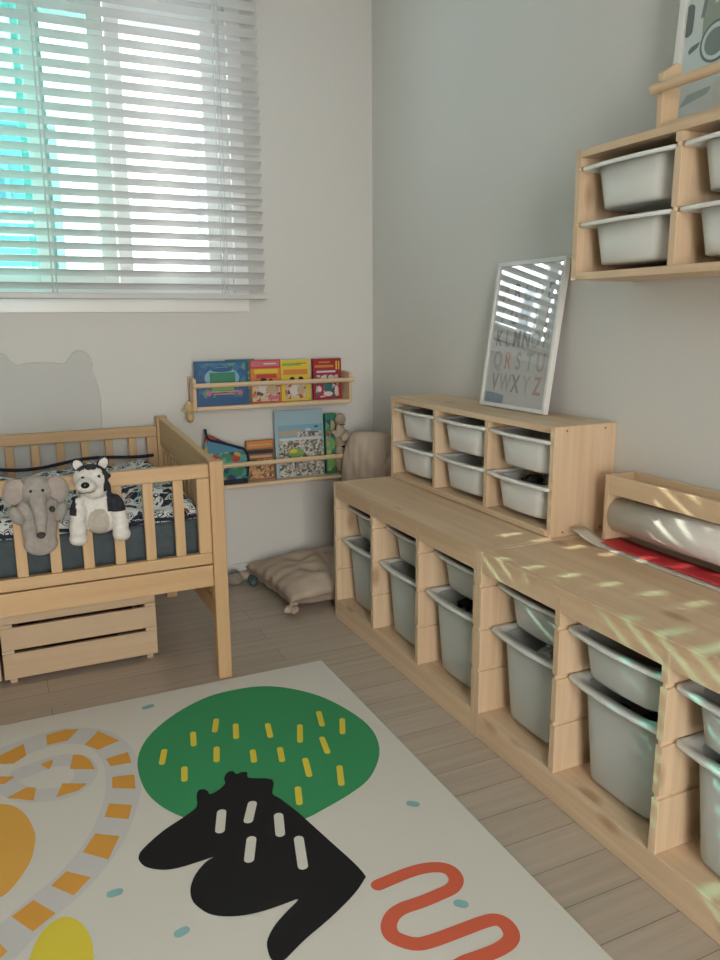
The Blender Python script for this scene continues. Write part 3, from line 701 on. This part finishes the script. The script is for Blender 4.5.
book('big pale blue picture book crowded with tiny figures, tallest in the lower rack', -.478, zl, .218, .284, .016, lbl, [(skyb, ('r', .06, .60, .99, .98)), (lbl, ('r', .06, .78, .99, .98)), (tan, ('r', .07, .64, .55, .70)), (busy2, ('r', .06, .01, .99, .56)), (wht, ('r', .10, .55, .95, .585)), (lgrn, ('e', .42, .36, .17, .07)), (yel, ('e', .36, .39, .08, .03)), (wht, ('e', .68, .70, .06, .02)), (tan, ('e', .74, .65, .12, .025)), (blk, ('e', .85, .74, .04, .012)), (busy2, ('r', .45, .60, .97, .67))], G2, y=-.030, lean=2.5)
book('green spined picture book right of the big pale blue one in the lower rack', -.250, zl, .05, .262, .02, grn, [(lgrn, ('e', .6, .5, .3, .1)), (tan, ('e', .6, .78, .3, .1)), (busy6, ('r', .05, .05, .5, .9)), (lgrn, ('e', .5, .2, .35, .12))], G2, y=-.030)

# printed fabric pouch with dark straps, leaning at the left of the lower rack
pu = thing('fabric_pouch', 'blue and green printed pouch with dark straps at the left of the lower rack', 'pouch', (-.695, -.05, zl))
b = MB(); pp = [(-.085, 0), (.075, 0), (.09, .06), (.083, .125), (.05, .15), (-.02, .185), (-.075, .215), (-.088, .19), (-.093, .1)]
P = [Vector(p) for p in pp]
def pouch_loop(s, y): return [Vector((p.x*s-.003, y, .10+(p.y-.10)*s)) for p in spline(P, True, 4)]
b.loops([pouch_loop(.90, -.034), pouch_loop(.97, -.030), pouch_loop(1, -.022), pouch_loop(.97, -.012), pouch_loop(.88, -.006)])
b.build('bag', busy6, pu, smooth=True)
MB().prism([(-.085, .135), (.06, .135), (.02, .16), (-.078, .195)], 'y', -.0375, -.0345).build('blue_panel', M_('panel_blue', (.07, .23, .36)), pu)
MB().tube(spline([(-.088, -.03, .235), (-.078, -.038, .195), (-.03, -.04, .178), (.03, -.04, .158), (.07, -.038, .14), (.085, -.034, .10), (.078, -.034, .03)]), .0055, 8).build('strap', mat('strap_navy', (.012, .018, .04), .8), pu, smooth=True)
MB().box(-.088, .078, -.041, -.035, .002, .022).build('trim_band', mat('strap_navy', (.012, .018, .04), .8), pu, bevel=.002)

# plush rolls at the right end of the lower rack
be = furry('plush_tan', (.34, .27, .19), (.44, .36, .26)); bg2 = furry('plush_olive', (.20, .24, .10), (.32, .30, .17))
pr = thing('plush_figure', 'tan plush figure standing upright at the right end of the lower rack', 'soft toy', (-.204, -.056, zl))
b = MB(); b.ball((.018, 0, .07), (.026, .024, .072), 12); b.ball((.018, 0, .16), (.026, .022, .06), 12); b.ball((.018, -.002, .235), (.026, .022, .026), 12)
sculpt(b, 'body', [be], pr, .0045)
MB().tube([(.004, -.022, .215), (.018, -.027, .213), (.032, -.022, .215)], .0016, 6).build('stitching', eye, pr)
pq = thing('plush_animal', 'small tan plush animal with a dark collar, tucked beside the corner pillow', 'soft toy', (-.166, -.056, zl))
b = MB(); b.ball((-.006, 0, .06), (.0195, .024, .062), 12); b.ball((-.006, -.004, .15), (.019, .024, .03), 12); b.ball((-.016, -.004, .180), (.009, .009, .012), 8); b.ball((.006, -.004, .180), (.009, .009, .012), 8)
sculpt(b, 'body', [be], pq, .004)
MB().tube([(-.006+.0175*math.cos(a*.628), -.002+.022*math.sin(a*.628), .118) for a in range(11)], .004, 6).build('collar', eye, pq)

# little wooden ornament on a string at the left end of the upper rack
oc = wood('ornament_', (.66, .50, .25), 'z', knots=False)
orn = thing('wooden_ornament', 'small wooden ornament hanging on a string at the left end of the upper rack', 'ornament', (-.836, -.07, .705))
MB().tube([(.0, .0, .08), (-.001, -.002, .12), (.006, -.004, .172)], .0012, 6).build('string', mat('string_dark', (.08, .06, .05), .9), orn)
MB().tube([(0, 0, z_) for z_ in (0, .008, .02, .03, .04, .052, .065, .075, .082)], [.008, .014, .016, .011, .016, .020, .017, .011, .005], 14).build('bead', oc, orn, smooth=True)
MB().tube([(-.034, 0, .048), (.03, -.004, .044)], .0035, 8).build('peg', oc, orn)

# ================================================================ CUSHIONS
linen = mottled('linen_beige', (.44, .355, .28), (.50, .41, .33), 9, .95, bmp=(330, .35, .0015, 2))
def cushion(name, label, loc, w_, d_, h_, rot, tuft=True, seed=1, ties=(), group=None):
    r = thing(name, label, 'cushion', loc, 0, group); r.rotation_euler = rot
    n = 56; rnd = random.Random(seed); ph = [rnd.uniform(0, 6) for _ in range(8)]; P = []; Q = []
    for i in range(n+1):
        for j in range(n+1):
            u, v = i/n*2-1, j/n*2-1
            e = (1-abs(u)**2.6)*(1-abs(v)**2.6); hh = h_/2*max(0, e)**.42
            wr = .05*math.sin(9*u+3*v+ph[0])+.05*math.sin(7*v-4*u+ph[1])+.03*math.sin(17*u+11*v+ph[2])+.03*math.sin(23*v+ph[3])
            if tuft:
                for tu in (-.34, .34):
                    for tv in (-.34, .34): hh *= 1-.45*math.exp(-((u-tu)**2+(v-tv)**2)/.02)
                hh *= 1-.2*math.exp(-(u-v*.2)**2/.004)*(abs(v) < .8)
            hh *= 1+wr*.9
            pn = .055 if tuft else .0; cr = 1-pn*(1-abs(v)**2)*abs(u)**4; cs = 1-pn*(1-abs(u)**2)*abs(v)**4
            wob = 1+(.012 if tuft else .003)*(math.sin(20*v+ph[4])*abs(u)+math.sin(20*u+ph[5])*abs(v))
            if not tuft and (u or v):
                kq = max(abs(u), abs(v))/(abs(u)**4+abs(v)**4)**.25; cr *= kq; cs *= kq
            P.append((u*w_/2*cr*wob, v*d_/2*cs*wob, h_/2+hh)); Q.append((u*w_/2*cr*wob, v*d_/2*cs*wob, h_/2-hh*.98))
    k = n+1; f = [(i*k+j, (i+1)*k+j, (i+1)*k+j+1, i*k+j+1) for i in range(n) for j in range(n)]; o = len(P)
    ring = [i*k for i in range(k)]+[n*k+j for j in range(1, k)]+[i*k+n for i in range(n-1, -1, -1)]+[j for j in range(n-1, 0, -1)]
    m_ = len(ring)
    MB().add(P+Q, f+[tuple(q+o for q in g)[::-1] for g in f]+[(ring[i], ring[(i+1) % m_], ring[(i+1) % m_]+o, ring[i]+o) for i in range(m_)]).build('cover', linen, r, smooth=True)
    for (tx, ty) in ties:
        q = MB()
        for a in range(5):
            an = math.atan2(ty, tx)+(a-2)*.45; l_ = .03+.012*(a % 2)
            c = Vector((tx*w_/2*.93, ty*d_/2*.93, h_*.42)); q.ball(c+Vector((math.cos(an)*l_*.55, math.sin(an)*l_*.55, -h_*.16)), (l_*.55, .012, .014), 8, rot=Matrix.Rotation(an, 3, 'Z'))
        q.ball((tx*w_/2*.9, ty*d_/2*.9, h_*.42), .02, 10)
        q.build('corner_knot', linen, r, smooth=True)
    return r
cushion('floor_cushion', 'beige tufted floor cushion with knotted corner lying beside the low unit', (-.352, -.262, 0), .53, .475, .135, (0, 0, math.radians(4)), True, 3, ((-1, -1), (-1, 1)))
cushion('corner_pillow', 'beige linen pillow standing upright in the room corner behind the bench', (-.158, -.250, .325), .63, .27, .13, (math.radians(7), math.radians(90), math.radians(48)), False, 8, ((-1, 1),))
po = thing('cloth_pouch', 'small grey cloth pouch on the floor left of the floor cushion', 'pouch', (-.685, -.055, 0))
b = MB(); b.ball((0, 0, .034), (.034, .026, .034), 12); b.ball((.012, -.004, .026), (.028, .024, .026), 10); sculpt(b, 'bag', [furry('pouch_grey', (.24, .21, .17), (.30, .27, .22))], po, .005)
MB().tube([(-.02, -.018, .058), (0, -.022, .063), (.02, -.018, .058)], .003, 6).build('cord', mat('teal_cord', (.03, .08, .09), .8), po)
pt = thing('fabric_roll', 'dark teal fabric roll squeezed between pouch and floor cushion', 'fabric', (-.615, -.075, 0))
MB().tube([(.012, .045, .026), (.006, 0, .024), (-.004, -.045, .022)], [.018, .021, .018], 12).build('roll', mat('teal_fabric', (.05, .09, .09), .9), pt, smooth=True)
MB().tube([(-.0045, -.0455, .022), (-.005, -.048, .022)], .009, 10).build('roll_end', mat('teal_end', (.10, .16, .16), .9), pt)

# ================================================================ ALPHABET POSTER leaning on the wall
aw, ah, tl = .332, .452, math.radians(7.8)
ap2 = thing('alphabet_poster', 'alphabet poster in a thin white frame leaning on the wall, on the small shelf unit', 'framed poster')
ap2.matrix_basis = Matrix(((0, math.sin(tl), -math.cos(tl), -.074), (-1, 0, 0, -.968), (0, math.cos(tl), math.sin(tl), .822), (0,0,0,1)))
fw_ = .012; whf = mat('frame_white', (.78, .78, .76), .35)
b = MB(); b.box(0, aw, 0, fw_, -.008, .010); b.box(0, aw, ah-fw_, ah, -.008, .010); b.box(0, fw_, fw_, ah-fw_, -.008, .010); b.box(aw-fw_, aw, fw_, ah-fw_, -.008, .010)
b.build('frame', whf, ap2, bevel=.0012)
MB().box(fw_+.0002, aw-fw_-.0002, fw_+.0002, ah-fw_-.0002, -.006, .0).build('print', mat('poster_paper', (.78, .79, .78), .8), ap2)
pg_ = glass('picture_glass', (.97, .98, .98), .01, .28)
MB().box(fw_+.0002, aw-fw_-.0002, fw_+.0002, ah-fw_-.0002, .004, .0055).build('glass', pg_, ap2)
lc = [mat('ink_'+n, c, .8) for n, c in (('slate', (.10, .12, .13)), ('coral', (.55, .14, .10)), ('sage', (.25, .32, .28)), ('teal', (.28, .38, .40)), ('sand', (.42, .36, .27)), ('charcoal', (.035, .04, .045)), ('grey', (.28, .29, .29)), ('blush', (.58, .42, .38)))]
LT = MB()
def letters(rows):
    for txt, cols, x0, x1, zb, size in rows:
        n = len(txt)
        for i, ch in enumerate(txt):
            cv = bpy.data.curves.new('t', 'FONT'); cv.body = ch; cv.size = size; cv.extrude = .0002; cv.align_x = 'CENTER'; cv.offset = .0014
            o = bpy.data.objects.new('t', cv); COL.objects.link(o)
            dg = bpy.context.evaluated_depsgraph_get(); me = bpy.data.meshes.new_from_object(o.evaluated_get(dg))
            xc = x0+(x1-x0)*(i+.5)/n
            LT.add([(xc+v.co.x*.82, zb+v.co.y*1.12, .0006+v.co.z) for v in me.vertices], [list(p.vertices) for p in me.polygons], cols[i])
            bpy.data.objects.remove(o); bpy.data.meshes.remove(me)
letters((('ABCDE', (1, 5, 3, 2, 0), .03, .30, .333, .066), ('FGHIJ', (2, 0, 7, 4, 1), .03, .30, .263, .066), ('KLMNOP', (0, 6, 5, 5, 3, 4), .025, .305, .193, .062), ('QRSTU', (3, 1, 2, 3, 4), .03, .30, .123, .068), ('VWXYZ', (0, 6, 5, 7, 1), .03, .30, .053, .068)))
LT.build('lettering', lc, ap2)

# ================================================================ PAPER ROLL HOLDER on the near bench
y0, y1 = -1.586, -2.07; zz = .5205
ph_ = thing('paper_roll_holder', 'pine paper roll holder on the nearer low unit by the wall', 'paper holder', (-.07, (y0+y1)/2, zz))
for y in (y0, y1+.014):
    MB().prism([(-.100, zz+.001), (-.004, zz+.001), (-.004, .700), (-.100, .700)], 'y', y-.014, y).build('side_panel', rackw('z'), ph_, world=True, bevel=.002)
MB().box(-.100, -.089, y1+.0145, y0-.0145, .651, .700).build('front_rail', rackw('y'), ph_, world=True, bevel=.002)
MB().box(-.015, -.004, y1+.0145, y0-.0145, .651, .700).build('back_rail', rackw('y'), ph_, world=True, bevel=.002)
MB().box(-.0885, -.0155, y1+.0145, y0-.0145, .651, .658).build('tray_bottom', rackw('y'), ph_, world=True, bevel=.001)
rl = thing('paper_roll', 'white drawing paper roll lying in the pine holder', 'paper roll', (-.056, (y0+y1)/2, .592))
rp = mat('roll_paper', (.68, .66, .62), .8)
yr0, yr1 = y0-.018, y1+.018; rr_ = .047; yc_ = (y0+y1)/2
MB().tube([(0, yr0-yc_, 0), (0, yr1-yc_, 0)], rr_, 40).build('roll', rp, rl)
MB().tube([(0, yr0-yc_+.0025, 0), (0, yr0-yc_+.0002, 0)], .014, 16).build('core', mat('card_core', (.30, .22, .15), .8), rl)
for c in KIDS(rl):
    for p in c.data.polygons: p.use_smooth = len(p.vertices) == 4
def sheet(name, xs, z_of, ya, yb, m, label, cat, curl=None, th=.0006):
    n, k = len(xs), 24; P = []
    for j in range(k+1):
        t = j/k; y = ya+(yb-ya)*t
        for i, x in enumerate(xs):
            dx, dz = curl(t, i/(n-1)) if curl else (0, 0); P.append((x+dx, y, z_of[i]+dz))
    f = [(j*n+i, j*n+i+1, (j+1)*n+i+1, (j+1)*n+i) for j in range(k) for i in range(n-1)]
    o = MB().add(P, f).build(name, m, smooth=True); s_ = o.modifiers.new('solid', 'SOLIDIFY'); s_.thickness = th; s_.offset = 1
    return tag(o, label, cat)
redp = mat('paper_red', (.55, .035, .045), .6); crm = mat('paper_cream', (.60, .56, .49), .7)
sheet('paper_sheet', [-.150, -.142, -.13, -.12, -.108], [.5215]*5, -1.545, -2.12, crm, 'cream sheet of paper on the bench in front of the paper roll', 'paper',
      lambda t, u: (-.022*(1-u*.3)*math.exp(-(t/.12)**2), .030*math.exp(-(t/.09)**2)))
sheet('red_paper', [-.130, -.115, -.10, -.08, -.05], [.5245]*5, -1.603, -2.05, redp, 'red sheet of paper lying in front of the white paper roll', 'paper',
      lambda t, u: (0, .003*math.exp(-(t/.10)**2)))
# ================================================================ PICTURE RACK ABOVE THE HIGH WALL UNIT
rx = ZU4+.3002; yA, yB = -1.765, -2.44
pk = thing('picture_rack', 'pine rack with a round rod standing on top of the high wall unit', 'rack', (-.1, (yA+yB)/2, rx))
for y in (yA, yB+.016):
    MB().prism([(-.186, rx), (-.137, rx), (-.137, rx+.136), (-.150, rx+.136), (-.186, rx+.115)], 'y', y-.016, y).build('side_panel', rackw('z'), pk, world=True, bevel=.002)
MB().box(-.186, -.104, yB+.0165, yA-.0165, rx, rx+.014).build('bottom_board', rackw('y'), pk, world=True, bevel=.002)
MB().tube([(-.196, yA+.004, rx+.083), (-.196, yB-.004, rx+.083)], .0105, 16).build('rod', rackw('y'), pk, world=True)
MB().tube([(-.196, yA+.0045, rx+.083), (-.196, yA+.0062, rx+.083)], .0032, 8).build('screw', mat('screw_dark', (.25, .2, .15), .5), pk, world=True)
tp = thing('vehicle_picture', 'framed print of a green-grey tractor standing in the rack at top right', 'framed picture')
tl2 = math.radians(4); vw, vh = .50, .62
tp.matrix_basis = Matrix(((0, math.sin(tl2), -math.cos(tl2), -.083), (-1, 0, 0, -1.700), (0, math.cos(tl2), math.sin(tl2), rx+.001), (0,0,0,1)))
b = MB(); fw_ = .018
b.box(0, vw, 0, fw_, -.008, .010); b.box(0, vw, vh-fw_, vh, -.008, .010); b.box(0, fw_, fw_, vh-fw_, -.008, .010); b.box(vw-fw_, vw, fw_, vh-fw_, -.008, .010)
b.build('frame', whf, tp, bevel=.0015)
MB().box(fw_, vw-fw_, fw_, vh-fw_, -.006, 0).build('print', mat('poster_paper', (.78, .79, .78), .8), tp)
MB().box(fw_, vw-fw_, fw_, vh-fw_, .004, .0055).build('glass', glass('picture_glass_dull', (.97, .98, .98), .05, .10), tp)
vg, vd, vl, vo = mat('ink_vehicle_green', (.33, .36, .28), .8), mat('ink_vehicle_dark', (.10, .105, .105), .8), mat('ink_vehicle_line', (.18, .19, .18), .8), mat('ink_pale_teal', (.42, .50, .50), .8)
q = MB()
def disc(cx, cy, r, d, mi): q.prism([(cx+r*math.cos(a*math.pi/16), cy+r*math.sin(a*math.pi/16)) for a in range(32)], 'z', .0003, d, mi)
q.prism([(.085, .235), (.20, .275), (.36, .275), (.44, .24), (.44, .33), (.30, .345), (.30, .52), (.12, .52), (.082, .29)], 'z', .0003, .0007, 0)
q.prism([(.112, .305), (.28, .345), (.28, .50), (.135, .50)], 'z', .0003, .0009, 4)
q.prism([(.075, .285), (.085, .285), (.12, .53), (.110, .53)], 'z', .0003, .0011, 2)
disc(.128, .222, .046, .0013, 1); disc(.128, .222, .040, .0015, 4); disc(.126, .221, .030, .0017, 2)
disc(.37, .215, .062, .0013, 1); disc(.37, .215, .040, .0015, 2)
q.prism([(.040+.014*math.cos(a*math.pi/10), .290+(.022 if 0 < a < 10 else (-.022 if 10 < a < 20 else 0))+.014*math.sin(a*math.pi/10)) for a in range(20)], 'z', .0003, .0011, 1)
q.prism([(.052, .212), (.075, .222), (.080, .233), (.056, .228), (.048, .220)], 'z', .0003, .0012, 1)
q.prism([(.04, .095), (.12, .11), (.13, .125), (.06, .12)], 'z', .0003, .0007, 3)
q.v = [Vector((p.x*.92-.012, p.y*.92-.022, p.z)) for p in q.v]
q.build('drawing', [vg, vd, vl, vo, mat('poster_paper', (.78, .79, .78), .8)], tp)

# ================================================================ RUG
GREEN = [(-1.284,-1.271),(-1.254,-1.184),(-1.2,-1.111),(-1.122,-1.046),(-1.032,-1.002),(-0.946,-0.995),(-0.866,-1.011),(-0.797,-1.062),(-0.739,-1.139),(-0.703,-1.229),(-0.682,-1.327),(-0.684,-1.406),(-0.707,-1.48),(-0.745,-1.54),(-0.795,-1.59),(-0.856,-1.621),(-0.925,-1.645),(-0.988,-1.661),(-1.057,-1.65),(-1.128,-1.62),(-1.188,-1.58),(-1.236,-1.525),(-1.271,-1.458),(-1.288,-1.379)]
BLACK = [(-1.34,-1.627),(-1.327,-1.606),(-1.278,-1.566),(-1.22,-1.534),(-1.191,-1.512),(-1.182,-1.473),(-1.172,-1.452),(-1.16,-1.453),(-1.153,-1.465),(-1.151,-1.479),(-1.127,-1.47),(-1.108,-1.452),(-1.105,-1.432),(-1.092,-1.411),(-1.077,-1.409),(-1.072,-1.426),(-1.059,-1.423),(-1.046,-1.431),(-1.049,-1.455),(-1.0,-1.486),(-1.018,-1.54),(-1.009,-1.564),(-0.992,-1.621),(-0.981,-1.667),(-0.962,-1.754),(-0.944,-1.836),(-0.939,-1.88),(-0.946,-1.891),(-0.983,-1.92),(-1.047,-1.955),(-1.103,-1.98),(-1.136,-1.998),(-1.154,-2.008),(-1.168,-2.008),(-1.176,-1.995),(-1.174,-1.97),(-1.166,-1.95),(-1.143,-1.925),(-1.112,-1.903),(-1.083,-1.884),(-1.113,-1.884),(-1.152,-1.884),(-1.188,-1.879),(-1.222,-1.866),(-1.247,-1.847),(-1.262,-1.82),(-1.268,-1.795),(-1.263,-1.763),(-1.245,-1.73),(-1.218,-1.704),(-1.2,-1.696),(-1.233,-1.697),(-1.273,-1.697),(-1.303,-1.689),(-1.33,-1.668),(-1.34,-1.646)]
TILES = [[(-1.484,-1.025),(-1.435,-1.018),(-1.401,-1.031),(-1.433,-1.08),(-1.484,-1.081)],[(-1.395,-1.121),(-1.354,-1.065),(-1.309,-1.14),(-1.366,-1.164)],[(-1.354,-1.216),(-1.297,-1.207),(-1.297,-1.262),(-1.347,-1.256)],[(-1.35,-1.306),(-1.299,-1.318),(-1.306,-1.38),(-1.356,-1.353)],[(-1.371,-1.412),(-1.324,-1.441),(-1.339,-1.491),(-1.387,-1.459)],[(-1.413,-1.51),(-1.366,-1.542),(-1.398,-1.609),(-1.444,-1.562)],[(-1.48,-1.608),(-1.437,-1.648),(-1.473,-1.686),(-1.511,-1.638)],[(-1.544,-1.665),(-1.508,-1.72),(-1.549,-1.75),(-1.584,-1.693)],[(-1.626,-1.771),(-1.608,-1.746),(-1.592,-1.779),(-1.613,-1.799)],[(-1.616,-1.099),(-1.597,-1.08),(-1.54,-1.047),(-1.536,-1.11),(-1.567,-1.136),(-1.61,-1.119)],[(-1.506,-1.169),(-1.476,-1.16),(-1.479,-1.185),(-1.488,-1.203)],[(-1.44,-1.224),(-1.428,-1.162),(-1.417,-1.163),(-1.402,-1.177),(-1.389,-1.208),(-1.384,-1.253)],[(-1.462,-1.281),(-1.408,-1.307),(-1.43,-1.329),(-1.48,-1.334)],[(-1.54,-1.26),(-1.521,-1.273),(-1.528,-1.325),(-1.585,-1.286)],[(-1.598,-1.184),(-1.567,-1.199),(-1.587,-1.223),(-1.61,-1.214)]]
BAND = [(-1.635,-1.086),(-1.585,-1.08),(-1.512,-1.057),(-1.448,-1.05),(-1.392,-1.073),(-1.35,-1.12),(-1.323,-1.213),(-1.327,-1.338),(-1.356,-1.45),(-1.406,-1.559),(-1.475,-1.647),(-1.547,-1.707),(-1.604,-1.768),(-1.638,-1.803)]
BAND2 = [(-1.634,-1.188),(-1.593,-1.22),(-1.553,-1.284),(-1.507,-1.312),(-1.459,-1.321),(-1.421,-1.297),(-1.404,-1.25),(-1.417,-1.199),(-1.454,-1.173),(-1.499,-1.176),(-1.55,-1.191),(-1.592,-1.204)]
ORANGE = [(-1.599,-1.305),(-1.571,-1.327),(-1.547,-1.375),(-1.533,-1.439),(-1.532,-1.479),(-1.543,-1.54),(-1.563,-1.584),(-1.583,-1.615),(-1.603,-1.63),(-1.631,-1.624),(-1.665,-1.576),(-1.683,-1.482),(-1.681,-1.368),(-1.656,-1.306),(-1.628,-1.292)]
YELLOW = [(-1.491,-1.738),(-1.467,-1.767),(-1.455,-1.812),(-1.456,-1.865),(-1.467,-1.916),(-1.492,-1.938),(-1.525,-1.929),(-1.552,-1.893),(-1.563,-1.852),(-1.558,-1.816),(-1.544,-1.776),(-1.522,-1.745)]
SQUIG = [(-0.927,-1.916),(-0.892,-1.913),(-0.853,-1.911),(-0.817,-1.915),(-0.789,-1.927),(-0.777,-1.946),(-0.781,-1.97),(-0.801,-1.986),(-0.834,-1.99),(-0.876,-1.992),(-0.911,-1.991),(-0.936,-1.998),(-0.955,-2.016),(-0.961,-2.039),(-0.949,-2.061),(-0.928,-2.078),(-0.896,-2.083),(-0.844,-2.084),(-0.794,-2.085),(-0.769,-2.091),(-0.76,-2.109),(-0.765,-2.132),(-0.782,-2.145),(-0.81,-2.15),(-0.851,-2.149),(-0.878,-2.148),(-0.903,-2.156),(-0.918,-2.175),(-0.911,-2.2),(-0.885,-2.219)]
YD = [[(-1.211,-1.242),(-1.228,-1.298)],[(-1.182,-1.345),(-1.193,-1.395)],[(-1.124,-1.189),(-1.136,-1.248)],[(-1.049,-1.147),(-1.068,-1.203)],[(-1.008,-1.197),(-1.025,-1.261)],[(-1.086,-1.29),(-1.101,-1.347)],[(-1.005,-1.344),(-1.016,-1.39)],[(-0.928,-1.234),(-0.941,-1.295)],[(-0.938,-1.364),(-0.951,-1.418)],[(-0.85,-1.278),(-0.878,-1.353)],[(-0.776,-1.233),(-0.794,-1.301)],[(-0.897,-1.44),(-0.913,-1.508)],[(-0.82,-1.364),(-0.833,-1.433)],[(-0.732,-1.298),(-0.76,-1.363)],[(-0.832,-1.508),(-0.857,-1.576)],[(-0.957,-1.547),(-0.974,-1.602)]]
WD = [[(-1.145,-1.558),(-1.165,-1.618)],[(-1.073,-1.558),(-1.099,-1.612)],[(-1.112,-1.677),(-1.135,-1.735)],[(-1.033,-1.626),(-1.05,-1.686)],[(-1.02,-1.72),(-1.042,-1.802)]]
TD = [[(-1.225,-0.992),(-1.19,-0.983)],[(-1.411,-1.714),(-1.388,-1.713)],[(-1.313,-1.871),(-1.293,-1.865)],[(-0.748,-1.709),(-0.731,-1.726)],[(-0.814,-2.022),(-0.8,-2.035)]]

rugc = [bump(mat('rug_offwhite', (.68, .67, .62), .92, .2), 260, .25, .001), mat('rug_green', (.048, .30, .125), .9, .2), mat('rug_black', (.014, .014, .016), .9, .25), mat('rug_orange', (.72, .36, .07), .9, .2),
        mat('rug_yellow', (.74, .62, .07), .9, .2), mat('rug_coral', (.66, .135, .075), .9, .2), mat('rug_teal', (.26, .48, .50), .9, .2), mat('rug_pale', (.60, .60, .60), .92, .2), mat('rug_amber', (.74, .41, .09), .9, .2)]
for mm_ in rugc[1:]: bump(mm_, 90, .25, .0012)
RT = .009
rg = MB()
def roundrect(x0, x1, y0, y1, r, z):
    P = []
    for cx, cy, a0 in ((x1-r, y1-r, 0), (x0+r, y1-r, 90), (x0+r, y0+r, 180), (x1-r, y0+r, 270)):
        for k in range(5): a = math.radians(a0+22.5*k); P.append(Vector((cx+r*math.cos(a), cy+r*math.sin(a), z)))
    return P
rg.loops([roundrect(-2.05, -.637, -3.0, -.915, .004, .0004), roundrect(-2.05, -.637, -3.0, -.915, .004, RT-.002), roundrect(-2.048, -.639, -2.998, -.917, .004, RT)], mi=0)
def flat(pts, mi, lvl): rg.add([(x, y, RT+.0003+.0003*lvl) for x, y in pts], [tuple(range(len(pts)))], mi)
def smooth2(pts, k=4, closed=True): return [(p.x, p.y) for p in spline([Vector(p) for p in pts], closed, k)]
def stroke(pts, w_, mi, lvl, k=6):
    P = [Vector(p) for p in smooth2(pts, k, False)] if len(pts) > 2 else [Vector(p) for p in pts]
    L, R_ = [], []
    for i, p in enumerate(P):
        t = (P[min(i+1, len(P)-1)]-P[max(i-1, 0)]).normalized(); n = Vector((-t.y, t.x))*w_/2; L.append(p+n); R_.append(p-n)
    z = RT+.0003+.0003*lvl; n = len(P)
    rg.add([(a.x, a.y, z) for a in L]+[(a.x, a.y, z) for a in R_], [(i, i+1, n+i+1, n+i) for i in range(n-1)], mi)
    for c, s0 in ((P[0], P[0]-P[1]), (P[-1], P[-1]-P[-2])):
        a0 = math.atan2(s0.y, s0.x); rg.add([(c.x+w_/2*math.cos(a0+(j/8-.5)*math.pi), c.y+w_/2*math.sin(a0+(j/8-.5)*math.pi), z) for j in range(9)], [tuple(range(9))], mi)
stroke(BAND, .082, 7, 0); stroke(BAND2[:-1], .055, 7, .5)
flat(smooth2(GREEN), 1, 1)
flat(smooth2(BLACK, 3), 2, 2)
for t in TILES: flat(t, 3, 1)
flat(smooth2(ORANGE), 8, 1); flat(smooth2(YELLOW), 4, 2)
stroke(SQUIG, .030, 5, 1)
for p in YD: stroke(p, .0155, 4, 2)
for p in WD: stroke(p, .021, 0, 3)
for p in TD: stroke([tuple(Vector(p[0]).lerp(Vector(p[1]), t)) for t in (.25, .75)], .02, 6, 1)
rug = rg.build('rug', rugc, bevel=0)
bm = bmesh.new(); bm.from_mesh(rug.data)
bmesh.ops.triangulate(bm, faces=[f for f in bm.faces if len(f.verts) > 4])
for f in bm.faces:
    if f.normal.z < 0 and f.calc_center_median().z > RT-.001: f.normal_flip()
bm.to_mesh(rug.data); bm.free()
tag(rug, 'off-white play rug printed with green oval, black shape and orange road', 'rug')
